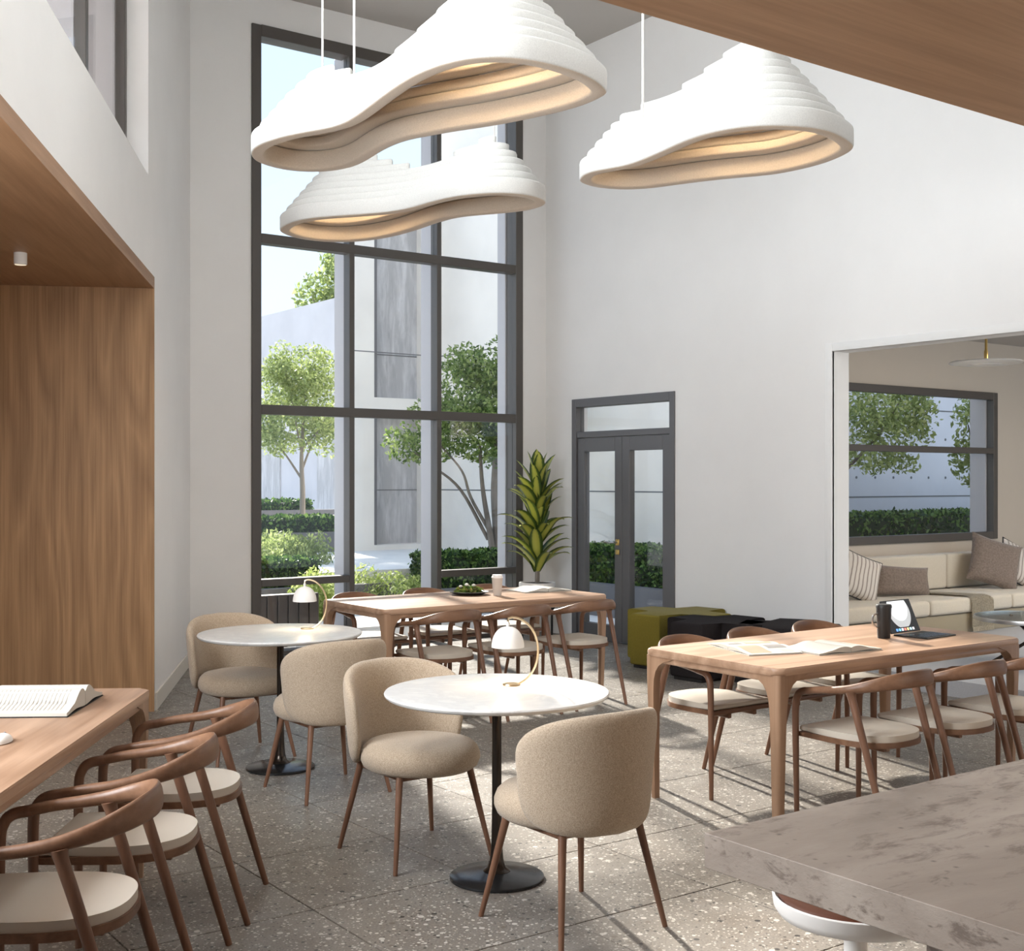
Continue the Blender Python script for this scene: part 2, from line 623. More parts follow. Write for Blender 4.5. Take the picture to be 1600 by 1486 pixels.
# cut tiles along the right wall and the window wall
for j in range(-5, 11):
    c = 3.435 + 0.68 * (j + 0.5)
    if c + 0.34 < V_W + 0.03: bx(bm, 7.5375, U_R, c - 0.3375, c + 0.3375, -0.02, 0, 0.0015, 1)
for i in range(-1, 8):
    c = 2.775 + 0.68 * (i + 0.5)
    if c + 0.34 < U_R: bx(bm, c - 0.3375, c + 0.3375, 10.2375, V_W, -0.02, 0)
obj('cut_floor_tiles', bm, M['terrazzo'], floor)['kind'] = 'stuff'

bm = new()
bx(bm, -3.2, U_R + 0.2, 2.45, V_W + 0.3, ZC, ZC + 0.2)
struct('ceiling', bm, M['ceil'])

# window wall
W0, W1, WT = 4.638, 7.61, 5.62
bm = new()
bx(bm, 3.6, W0, V_W, V_W + 0.3, 0, ZC)
bx(bm, W1, U_R + 0.2, V_W, V_W + 0.3, 0, ZC)
bx(bm, W0, W1, V_W, V_W + 0.3, WT, ZC)
struct('wall_window', bm, M['wall'])
# right wall with the door and the lounge opening
D0, D1, DT = 8.348, 9.846, 2.39
O1, OT = 6.541, 2.60
bm = new()
bx(bm, U_R, U_R + 0.2, D1, V_W, 0, ZC)
bx(bm, U_R, U_R + 0.2, D0, D1, DT, ZC)
bx(bm, U_R, U_R + 0.2, O1, D0, 0, ZC)
bx(bm, U_R, U_R + 0.2, 2.45, O1, OT, ZC)
bx(bm, U_R, U_R + 0.2, 1.6, 2.4, 0, ZC)
struct('wall_right', bm, M['wall'])
bm = new()
bx(bm, U_R - 0.012, U_R + 0.02, O1, O1 + 0.065, 0, OT + 0.065, 0.003)
bx(bm, U_R - 0.012, U_R + 0.02, 2.4, O1, OT, OT + 0.065, 0.003)
struct('trim_1', bm, M['trim'], smooth=True)
bm = new()
bx(bm, U_R - 0.015, U_R, O1 + 0.065, D0 - 0.01, 0, 0.09, 0.003)
struct('baseboard_right', bm, M['trim'])

# left wall
bm = new()
bx(bm, -0.3, S_N, -0.3, 0, 0, ZC, M=LM)
bx(bm, S_N, 15, -0.3, 0, Z_N, Z_S, M=LM)
bx(bm, S_N, S_W, -0.3, 0, Z_S, ZC, M=LM)
bx(bm, S_W, 13, -0.3, 0, 5.5, ZC, M=LM)
bx(bm, 12, 15, -0.3, 0, Z_S, ZC, M=LM)
struct('wall_left', bm, M['wall'])
bm = new()
bx(bm, 0, S_N - 0.03, 0, 0.014, 0, 0.12, 0.003, M=LM)
struct('baseboard_left', bm, M['baseboard'])
bm = new()
bx(bm, S_N, S_N + 0.025, -2.7, 0.0, 0, Z_N - 0.02)
o = struct('wall_niche', bm, M['oak_panel'], label='oak veneered end panel of the niche')
o.matrix_world = LM
bm = new()
bx(bm, S_N, 15, -2.7, 0.0, Z_N - 0.02, Z_N + 0.06)
o = struct('ceiling_niche', bm, M['oak_soffit'], label='oak veneered niche ceiling')
o.matrix_world = LM
bm = new()
bx(bm, S_N, 15, -2.8, -2.7, 0, Z_N, M=LM)
struct('wall_niche_back', bm, M['oak_panel'])

# oak soffit over the counter and the wall above it
bm = new()
bx(bm, -6.5, U_R + 0.2, -3.4, 2.65, Z_N, Z_N + 0.08)
struct('ceiling_soffit', bm, M['oak_soffit'])
bm = new()
bx(bm, -7.5, U_R + 0.2, -3.4, -3.2, 0, Z_N + 0.08)
bx(bm, U_R, U_R + 0.2, -3.2, 1.6, 0, Z_N)
struct('wall_rear_sky_block', bm, M['wall'])  # unseen, added to keep sky light out behind the camera
bm = new()
bx(bm, -3.2, U_R, 2.45, 2.645, Z_N + 0.08, ZC)
struct('wall_soffit', bm, M['wall'])


def pane(parent, x0, x1, y0, y1, z0, z1, mat=None):
    b = new()
    bx(b, x0, x1, y0, y1, z0, z1)
    return obj('glass_pane', b, mat or M['glass'], parent, smooth=False)


def bar(parent, name, mat, *box, bev=0.004):
    b = new()
    bx(b, *box, bev, 1)
    return obj(name, b, mat, parent, smooth=True)


# ---- main window
win = tag(empty('window_1'), 'tall nine-pane window with anthracite frame', None, kind='structure')
va, vb = V_W - 0.02, V_W + 0.10
bar(win, 'frame_jamb', M['frame'], W0 - 0.005, W0 + 0.085, va, vb + 0.05, 0, WT)
bar(win, 'frame_jamb', M['frame'], W1 - 0.085, W1 + 0.005, va, vb + 0.05, 0, WT)
bar(win, 'frame_head', M['frame'], W0 + 0.085, W1 - 0.085, va, vb + 0.05, WT - 0.10, WT + 0.005)
bar(win, 'frame_threshold', M['frame'], W0 + 0.085, W1 - 0.085, va, vb + 0.05, 0, 0.04)
MU = [(5.608, 5.662), (6.573, 6.625)]
ZT = [(2.163, 2.248), (3.685, 3.770)]
for a, b_ in MU:
    bar(win, 'mullion', M['frame'], a, b_, va + 0.003, vb, 0.04, WT - 0.10)
    bar(win, 'outer_fin', M['fin'], a + 0.002, b_ - 0.002, vb, vb + 0.19, 0.02, WT - 0.05)
bar(win, 'outer_fin', M['fin'], W1 - 0.10, W1 - 0.03, vb + 0.05, vb + 0.19, 0.02, WT - 0.05)
for a, b_ in ZT:
    bar(win, 'transom', M['frame'], W0 + 0.085, W1 - 0.085, va, vb, a, b_)
cols = [(W0 + 0.085, MU[0][0]), (MU[0][1], MU[1][0]), (MU[1][1], W1 - 0.085)]
for k in (0, 2):
    bar(win, 'low_rail', M['frame'], cols[k][0], cols[k][1], va, vb, 0.625, 0.69)
rows = [(0.04, ZT[0][0]), (ZT[0][1], ZT[1][0]), (ZT[1][1], WT - 0.10)]
for k, (a, b_) in enumerate(cols):
    for r, (c, d) in enumerate(rows):
        if r == 0 and k != 1:
            pane(win, a, b_, V_W + 0.04, V_W + 0.05, 0.04, 0.625)
            pane(win, a, b_, V_W + 0.04, V_W + 0.05, 0.69, d)
        else:
            pane(win, a, b_, V_W + 0.04, V_W + 0.05, c, d)

# ---- clerestory in the left wall
clr = tag(empty('window_2'), 'high band of clerestory windows above the niche', None, kind='structure')
clr.matrix_world = LM
for k in range(7):
    s = S_W + 0.06 + 1.33 * k
    bar(clr, 'mullion', M['frame'], s - 0.05, s + 0.02, -0.20, -0.135, Z_S, 5.5)
    bar(clr, 'outer_fin', M['fin'], s - 0.045, s + 0.015, -0.44, -0.20, Z_S, 5.5)
    if k < 6: pane(clr, s + 0.02, s + 1.28, -0.175, -0.165, Z_S + 0.05, 5.45)
bar(clr, 'frame_sill', M['frame'], S_W + 0.08, 11, -0.20, -0.135, Z_S, Z_S + 0.05)
bar(clr, 'frame_head', M['frame'], S_W + 0.08, 11, -0.20, -0.135, 5.45, 5.5)

# ---- double door in the right wall
dr = tag(empty('door_1'), 'grey glazed double door with transom light and brass handle', None, kind='structure')
ua, ub = U_R - 0.012, U_R + 0.10
bar(dr, 'door_frame', M['door'], ua, ub, D0, D0 + 0.07, 0, DT)
bar(dr, 'door_frame', M['door'], ua, ub, D1 - 0.07, D1, 0, DT)
bar(dr, 'door_frame', M['door'], ua, ub, D0 + 0.07, D1 - 0.07, DT - 0.085, DT)
bar(dr, 'door_transom', M['door'], ua + 0.01, ub, D0 + 0.07, D1 - 0.07, 2.0, 2.06)
pane(dr, U_R + 0.05, U_R + 0.06, D0 + 0.07, D1 - 0.07, 2.06, DT - 0.085)
mid = (D0 + D1) / 2
for a, b_ in ((D0 + 0.075, mid - 0.003), (mid + 0.003, D1 - 0.075)):
    lf = empty('door_leaf')
    lf.parent = dr
    c, d = ua + 0.02, ub - 0.02
    bar(lf, 'stile', M['door'], c, d, a, a + 0.105, 0.012, 1.995)
    bar(lf, 'stile', M['door'], c, d, b_ - 0.105, b_, 0.012, 1.995)
    bar(lf, 'rail', M['door'], c, d, a + 0.105, b_ - 0.105, 1.86, 1.995)
    bar(lf, 'rail', M['door'], c, d, a + 0.105, b_ - 0.105, 0.012, 0.16)
    pane(lf, U_R + 0.03, U_R + 0.04, a + 0.105, b_ - 0.105, 0.16, 1.86)
    if a > mid:
        b = new()
        bx(b, c - 0.012, c, a + 0.03, a + 0.08, 0.945, 1.005, 0.006)
        bx(b, c - 0.012, c, a + 0.03, a + 0.08, 0.855, 0.905, 0.006)
        obj('rosette', b, M['brass'], lf)
        b = new()
        tube(b, [(c - 0.012, a + 0.055, 0.975), (c - 0.055, a + 0.055, 0.975), (c - 0.06, a + 0.07, 0.975), (c - 0.06, a + 0.19, 0.975)], 0.009, 8)
        obj('door_handle', b, M['steel'], lf)

# ---- lounge behind the opening
LF = 0.12
bm = new()
bx(bm, U_R + 0.0, 16, 1.6, 8.1, -0.12, LF)
o = struct('floor_lounge', bm, M['carpet'], label='grey carpeted raised lounge floor')
LW0, LW1, LZ0, LZ1 = 8.55, 12.58, 0.925, 2.55
bm = new()
bx(bm, U_R + 0.2, LW0, 8.1, 8.3, 0, 3.3)
bx(bm, LW1, 16, 8.1, 8.3, 0, 3.3)
bx(bm, LW0, LW1, 8.1, 8.3, 0, LZ0)
bx(bm, LW0, LW1, 8.1, 8.3, LZ1, 3.3)
struct('wall_lounge_back', bm, M['lounge_wall'])
bm = new()
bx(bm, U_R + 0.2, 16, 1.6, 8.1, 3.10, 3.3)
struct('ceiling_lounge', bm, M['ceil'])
bm = new()
bx(bm, 16, 16.2, 1.6, 8.3, 0, 3.3)
struct('wall_lounge_end', bm, M['lounge_wall'])
lw = tag(empty('window_3'), 'wide two-pane lounge window with dark frame', None, kind='structure')
a, b_ = 8.07, 8.16
bar(lw, 'frame_jamb', M['frame'], LW0, LW0 + 0.08, a, b_, LZ0, LZ1)
bar(lw, 'frame_jamb', M['frame'], LW1 - 0.08, LW1, a, b_, LZ0, LZ1)
bar(lw, 'frame_sill', M['frame'], LW0 + 0.08, LW1 - 0.08, a, b_, LZ0, LZ0 + 0.08)
bar(lw, 'frame_head', M['frame'], LW0 + 0.08, LW1 - 0.08, a, b_, LZ1 - 0.08, LZ1)
bar(lw, 'transom', M['frame'], LW0 + 0.08, LW1 - 0.08, a, b_, 1.87, 1.935)
bar(lw, 'outer_reveal', M['fin'], LW1 - 0.10, LW1, b_, 8.36, LZ0, LZ1)
pane(lw, LW0 + 0.08, LW1 - 0.08, 8.11, 8.12, LZ0 + 0.08, 1.87)
pane(lw, LW0 + 0.08, LW1 - 0.08, 8.11, 8.12, 1.935, LZ1 - 0.08)

# ------------------------------------------------------------------ outdoors: ground and concrete
bm = new()
bx(bm, -8, 40, V_W + 0.02, 70, -0.5, -0.02)
bx(bm, U_R + 0.2, 40, 8.3, V_W + 0.02, -0.5, -0.02)
struct('ground', bm, M['paving'])
bm = new()
bx(bm, 5.4, 10.8, 13.05, 16.8, -0.02, 0.5)
struct('terrace', bm, M['paving'])
# wall along the courtyard (runs along v) and its return behind the lounge
HT = 7.3
bm = new()
bx(bm, 10.8, 11.2, 11.5, 17.2, 0, HT)
struct('wall_courtyard', bm, M['conc_white'])
bm = new()
for z in (1.42, 3.55, 5.7):
    bx(bm, 10.797, 10.802, 11.5, 16.8, z, z + 0.018)
struct('trim_courtyard_joints', bm, M['joint'])
bm = new()
bx(bm, 11.2, 22, 11.5, 11.9, 0, 4.6)
struct('wall_courtyard_return', bm, M['conc_side'])
bm = new()
bx(bm, 11.22, 22, 11.497, 11.502, 1.33, 1.35)
bx(bm, 11.2, 22, 11.497, 11.502, 2.62, 2.64)
for k in range(24):
    for z in (1.02, 1.62, 2.2, 2.95):
        cx = 11.5 + k * 0.42
        prism(bm, [(cx + 0.02 * math.cos(2 * PI * q / 8), z + 0.02 * math.sin(2 * PI * q / 8)) for q in range(8)], 0, 0.006)
        for v in list(bm.verts)[-16:]: v.co = (v.co.x, 11.5 - v.co.z, v.co.y)
struct('trim_return_joints', bm, M['joint'])
# block with two recessed panels facing the window
MV, MU0, MU1, MZ = 16.8, 9.24, 10.8, 6.4
ra, rb = 9.60, 10.55
bm = new()
bx(bm, MU0, ra, MV, MV + 0.4, 0, MZ)
bx(bm, rb, MU1, MV, MV + 0.4, 0, MZ)
bx(bm, ra, rb, MV, MV + 0.4, 0, 0.58)
bx(bm, ra, rb, MV, MV + 0.4, 2.62, 2.86)
bx(bm, ra, rb, MV, MV + 0.4, 6.1, MZ)
struct('wall_garden_block', bm, M['conc_white'])
bm = new()
bx(bm, ra, rb, MV + 0.30, MV + 0.38, 0.58, 2.62)
bx(bm, ra, rb, MV + 0.30, MV + 0.38, 2.86, 6.1)
struct('wall_garden_panel', bm, M['conc_panel'])
bm = new()
bx(bm, MU0 + 0.01, MU1, MV - 0.003, MV + 0.01, 3.55, 3.566)
bx(bm, ra, rb, MV + 0.295, MV + 0.31, 3.55, 3.568)
bx(bm, ra, rb, MV + 0.295, MV + 0.31, 1.42, 1.435)
bx(bm, ra - 0.02, ra + 0.06, MV + 0.02, MV + 0.3, 0.58, 2.62)  # dark strip down the left side of each recess
bx(bm, ra - 0.02, ra + 0.06, MV + 0.02, MV + 0.3, 2.86, 6.1)
struct('trim_garden_joints_reveals', bm, M['planter'])
# far building on the left
bm = new()
bx(bm, 14.3, 16, 17, 60, 0, 6.0)
struct('wall_far_building', bm, M['conc_mid'])
bm = new()
for v in np.arange(20, 44, 3.3):
    bx(bm, 14.26, 14.32, v, v + 1.2, 0.3, 2.9)
struct('trim_far_building', bm, M['conc_panel'])
# planters
bm = new()
bx(bm, 4.4, 7.2, 12.2, 12.32, 0, 0.42)
bx(bm, 4.4, 4.5, 12.3, 13.4, 0, 0.42)
bx(bm, 4.5, 7.2, 12.32, 13.4, 0, 0.38)
struct('planter_front', bm, M['planter'])
bm = new()
bx(bm, 7.2, 10.8, 12.3, 12.4, 0, 0.30)
bx(bm, 7.2, 10.8, 12.4, 13.05, 0, 0.27)
struct('planter_right', bm, M['planter'])
bm = new()
bx(bm, 5.6, 9.2, 16.9, 17.1, -0.02, 0.80)
bx(bm, 5.6, 9.2, 17.1, 18.4, -0.02, 0.76)
struct('planter_mid', bm, M['planter'])
bm = new()
bx(bm, 6.6, 12.2, 21.6, 21.8, -0.02, 1.02)
bx(bm, 6.6, 12.2, 21.8, 22.6, -0.02, 1.0)
struct('planter_far', bm, M['planter'])
bm = new()
bx(bm, 5.3, 7.6, 10.75, 12.15, -0.02, 0.10)
bx(bm, 5.3, 7.6, 10.78, 12.1, 0.1, 0.13)
struct('ground_gravel', bm, M['gravel'])
bm = new()
bx(bm, 9.45, 9.6, 8.7, 12.2, -0.02, 0.36)
bx(bm, 9.6, 10.7, 8.7, 12.2, -0.02, 0.33)
struct('planter_side', bm, M['planter'])
bm = new()
bx(bm, 11.3, 20, 10.3, 11.2, -0.02, 0.6)
struct('planter_lounge', bm, M['planter'])

# ------------------------------------------------------------------ greenery
RNG = np.random.default_rng(3)


def leaf_cloud(pts, size, lean=None, aspect=0.45):
    """diamond leaves at given centres"""
    n = len(pts)
    d = RNG.normal(size=(n, 3))
    if lean is not None: d = d * 0.5 + np.array(lean)
    d /= np.linalg.norm(d, axis=1)[:, None]
    q = RNG.normal(size=(n, 3))
    s = np.cross(d, q)
    s /= np.linalg.norm(s, axis=1)[:, None]
    L = size * RNG.uniform(0.6, 1.3, n)[:, None]
    a = pts - d * L * 0.5
    b = pts + s * L * aspect * 0.5
    c = pts + d * L * 0.5
    e_ = pts - s * L * aspect * 0.5
    V = np.stack([a, b, c, e_], 1).reshape(-1, 3)
    Fc = np.arange(4 * n).reshape(-1, 4)
    return V, Fc


def hedge(label, u0, u1, v0, v1, z0, z1, n, size=0.05, mat='leaf_hedge', cat='hedge'):
    c = ((u0 + u1) / 2, (v0 + v1) / 2, z0)
    t = thing('hedge', label, cat, c)
    hx, hy, hz = (u1 - u0) / 2, (v1 - v0) / 2, z1 - z0
    p = RNG.uniform(-1, 1, (n, 3))
    k = RNG.integers(0, 3, n)
    keep = RNG.random(n) < 0.85
    sgn = np.sign(RNG.uniform(-1, 1, n))
    for ax in range(3):
        mk = (k == ax) & keep
        p[mk, ax] = sgn[mk] * (1 - np.abs(RNG.normal(0, 0.05, mk.sum())))
    p[:, 2] = np.abs(p[:, 2])
    P = p * np.array([hx, hy, hz]) + RNG.normal(0, size * 0.25, (n, 3))
    P[:, 2] = np.abs(P[:, 2])
    V, Fc = leaf_cloud(P, size, (0, 0, 0.4), 0.6)
    o = soup('leaves', V, Fc, M[mat], t)
    o['kind'] = 'stuff'
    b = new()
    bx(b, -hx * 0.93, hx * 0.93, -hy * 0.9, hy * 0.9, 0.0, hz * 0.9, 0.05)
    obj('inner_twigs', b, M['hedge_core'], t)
    return t


M['slat_brown'] = plain('slat_brown', (0.055, 0.042, 0.034), 0.6)
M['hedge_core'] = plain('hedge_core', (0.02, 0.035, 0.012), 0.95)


def shrubs(label, u0, u1, v0, v1, z0, h, n, size=0.055, mat='leaf_grass', name='ornamental_shrubs', cat='shrub', kind='stuff'):
    """low mass of soft mounds, each leaf a blade leaning outwards"""
    c = ((u0 + u1) / 2, (v0 + v1) / 2, z0)
    m = max(3, int((u1 - u0) * (v1 - v0) * 5))
    cx = RNG.uniform(u0 - c[0] + 0.1, u1 - c[0] - 0.1, m)
    cy = RNG.uniform(v0 - c[1] + 0.1, v1 - c[1] - 0.1, m)
    hh = h * RNG.uniform(0.65, 1.0, m)
    k = RNG.integers(0, m, n)
    d = RNG.normal(size=(n, 3))
    d /= np.linalg.norm(d, axis=1)[:, None]
    d[:, 2] = np.abs(d[:, 2])
    r = RNG.random(n) ** 0.35
    P = np.stack([cx[k] + d[:, 0] * r * 0.30, cy[k] + d[:, 1] * r * 0.30, d[:, 2] * r * hh[k]], 1)
    P[:, 0] = np.clip(P[:, 0], u0 - c[0], u1 - c[0])
    P[:, 1] = np.clip(P[:, 1], v0 - c[1], v1 - c[1])
    V, Fc = leaf_cloud(P, size, (0, 0, 0.55), 0.34)
    V[:, 2] = np.maximum(V[:, 2], 0)
    o = soup(name, V, Fc, M[mat])
    o.location = c
    tag(o, label, cat, kind=kind)
    return o


def tree(label, base, trunks, blobs, n, size, leaf, bark, name='courtyard_tree'):
    """trunks: list of (points, r0, r1) relative to base; blobs: (centre, radii) relative to base"""
    t = thing(name, label, 'tree', base)
    for k, (pts, r0, r1) in enumerate(trunks):
        b = new()
        tube(b, spline(pts, 5), [r0, r1], 8)
        obj('trunk' if k == 0 or r0 > 0.035 else 'branch', b, M[bark], t)
    vol = np.array([r[0] * r[1] * r[2] for _, r in blobs])
    cnt = (n * vol / vol.sum()).astype(int)
    Ps = []
    for (c, r), m in zip(blobs, cnt):
        d = RNG.normal(size=(m, 3))
        d /= np.linalg.norm(d, axis=1)[:, None]
        rad = RNG.random(m) ** (1 / 2.2)
        Ps.append(np.array(c) + d * rad[:, None] * np.array(r))
    P = np.concatenate(Ps)
    # thin out into clumps
    cl = np.sin(P[:, 0] * 9.0 + P[:, 2] * 4) + np.sin(P[:, 1] * 8.0 - P[:, 2] * 7) + np.sin(P[:, 2] * 11.0 + P[:, 0] * 3)
    P = P[cl > -0.9]
    V, Fc = leaf_cloud(P, size)
    o = soup('foliage', V, Fc, M[leaf], t)
    o['kind'] = 'stuff'
    return t


# left tree (slim single trunk)
bu, bv = ray(472, 20.0)
tree('slim pale-barked tree seen through the left window panes', (bu, bv, 0.75),
     [([(0, 0, 0), (0.01, 0, 0.6), (-0.01, 0, 1.15), (0.02, 0, 1.8), (0.05, 0.0, 2.5)], 0.055, 0.014),
      ([(-0.005, 0, 0.85), (-0.25, 0.1, 1.25), (-0.55, 0.1, 1.6)], 0.022, 0.008),
      ([(0.0, 0, 1.0), (0.22, 0.1, 1.4), (0.4, -0.1, 1.9)], 0.022, 0.008),
      ([(0.0, 0, 1.2), (-0.2, -0.2, 1.7), (-0.3, -0.2, 2.2)], 0.02, 0.007),
      ([(0.01, 0, 1.35), (0.3, -0.15, 1.7), (0.6, 0.1, 1.85)], 0.018, 0.007)],
     [((-0.1, 0, 2.1), (0.8, 0.8, 0.85)), ((-0.55, 0, 1.6), (0.5, 0.6, 0.45)), ((0.5, 0, 1.7), (0.5, 0.6, 0.5)), ((0.15, 0, 2.6), (0.5, 0.5, 0.45)),
      ((-0.35, 0, 2.55), (0.35, 0.4, 0.5))],
     15000, 0.075, 'leaf_pale', 'pale_bark')
# right tree (many stems)
bu, bv = ray(774, 16.4)
tree('spreading multi-stemmed tree seen through the right window panes', (bu, bv, 0.5),
     [([(0, 0, 0), (0.02, 0, 0.4), (0.02, 0.05, 1.0), (0.06, 0, 1.9), (0.1, 0, 2.5)], 0.065, 0.03),
      ([(-0.05, -0.05, 0), (-0.12, -0.03, 0.45), (-0.22, -0.02, 1.0), (-0.25, 0, 1.6)], 0.05, 0.018),
      ([(-0.1, -0.02, 0.4), (-0.32, 0.1, 0.85), (-0.45, 0.12, 1.2), (-0.75, 0.2, 1.55)], 0.026, 0.01),
      ([(-0.1, 0.02, 0.3), (-0.4, 0.22, 0.95), (-0.7, 0.4, 1.25), (-0.95, 0.5, 1.45)], 0.026, 0.009),
      ([(0.04, 0, 1.4), (0.3, 0.1, 1.9), (0.6, 0.1, 2.2)], 0.025, 0.01)],
     [((-0.15, 0.1, 2.05), (0.75, 0.75, 0.75)), ((-0.65, 0.4, 1.75), (0.5, 0.5, 0.45)), ((-0.95, 0.6, 1.6), (0.38, 0.4, 0.34)), ((0.3, 0, 2.3), (0.65, 0.7, 0.75)),
      ((0.1, 0, 1.6), (0.6, 0.6, 0.4)), ((-0.3, 0.2, 2.6), (0.4, 0.4, 0.3))],
     17000, 0.075, 'leaf_dark', 'bark')
# crowns over the far roof
bu, bv = ray(522, 40)
tree('tall tree rising behind the roof of the far grey building', (bu, bv, -0.02),
     [([(0, 0, 0), (0, 0, 5), (0.2, 0, 8)], 0.18, 0.04), ([(0, 0, 5.5), (-0.8, 0, 7.5)], 0.05, 0.02)],
     [((0.4, 0, 8.4), (0.9, 0.9, 2.2)), ((-0.55, 0.3, 7.5), (0.7, 0.7, 0.8)), ((0.3, 0, 6.8), (1.2, 1, 1.0))], 5000, 0.22, 'leaf_pale', 'bark')
# lounge courtyard trees
bu, bv = ray(1330, 15.4)
tree('light green tree hanging over the left half of the lounge window', (bu - 0.25, bv - 0.1, 0.58),
     [([(0, 0, 0), (-0.05, 0, 0.9), (0.02, 0, 1.7)], 0.05, 0.025), ([(0, 0, 1.1), (0.45, -0.2, 1.6), (0.7, -0.3, 2.0)], 0.022, 0.008)],
     [((0.3, -0.2, 1.8), (0.75, 0.6, 0.75)), ((0.55, -0.4, 1.45), (0.45, 0.4, 0.4)), ((0.75, -0.5, 1.95), (0.35, 0.35, 0.4))], 6000, 0.075, 'leaf_pale', 'bark')
bu, bv = ray(1560, 15.8)
tree('small tree leaning in at the right side of the lounge window', (bu, bv, 0.58),
     [([(0, 0, 0), (0.05, 0, 0.7), (-0.05, 0.05, 1.4), (-0.1, 0.1, 2.0)], 0.05, 0.015), ([(-0.02, 0, 0.9), (-0.25, 0.15, 1.3), (-0.35, 0.2, 1.7)], 0.02, 0.008)],
     [((-0.15, 0.1, 1.75), (0.45, 0.4, 0.6)), ((-0.3, 0.15, 1.25), (0.3, 0.3, 0.35))], 2600, 0.085, 'leaf_pale', 'bark')

hedge('clipped hedge strip at the far end of the garden', 6.8, 11.0, 21.65, 22.4, 1.0, 1.18, 5000, 0.09)
hedge('clipped hedge on the middle garden planter', 5.8, 9.1, 16.95, 17.8, 0.76, 1.02, 7000, 0.075)
hedge('low dark hedge behind the left window rail', 5.0, 6.42, 12.45, 13.0, 0.38, 0.70, 8000, 0.055)
hedge('low bright hedge behind the right window rail', 7.9, 10.6, 12.42, 12.95, 0.27, 0.70, 12000, 0.06)
hedge('tall clipped hedge outside the glazed double door', 9.65, 10.5, 8.8, 12.1, 0.33, 0.78, 14000, 0.06)
hedge('long dark hedge outside the lounge window', 11.4, 19.0, 10.4, 11.1, 0.6, 1.13, 14000, 0.075)
shrubs('yellow-green low shrubs in front of the middle window pane', 6.47, 7.85, 11.75, 12.95, 0.10, 0.56, 9000)
shrubs('airy pale shrubs behind the low dark hedge', 5.3, 7.6, 13.5, 15.4, 0.5, 0.46, 14000, 0.07, 'leaf_pale', 'airy_shrubs')
shrubs('light shrub beside the low dark hedge, at the foot of the left mullion', 5.75, 6.4, 11.55, 12.18, 0.10, 0.62, 4500, name='light_shrub', cat='shrub')
# dark slatted box added for the brown reflection in the low left pane
tb = thing('reflection_slats', 'dark slats standing in for the reflection below the left window rail', 'planter', (5.15, 10.95, -0.02))
for k in range(9):
    b = new()
    bx(b, -0.5 + k * 0.11, -0.5 + k * 0.11 + 0.098, -0.02, 0.02, 0, 0.5, 0.004, 1)
    obj('slat', b, M['slat_brown'], tb)
b = new()
bx(b, -0.48, 0.48, 0.02, 0.4, 0, 0.47)
obj('box', b, M['black'], tb)

# ------------------------------------------------------------------ pendant lights of stacked felt


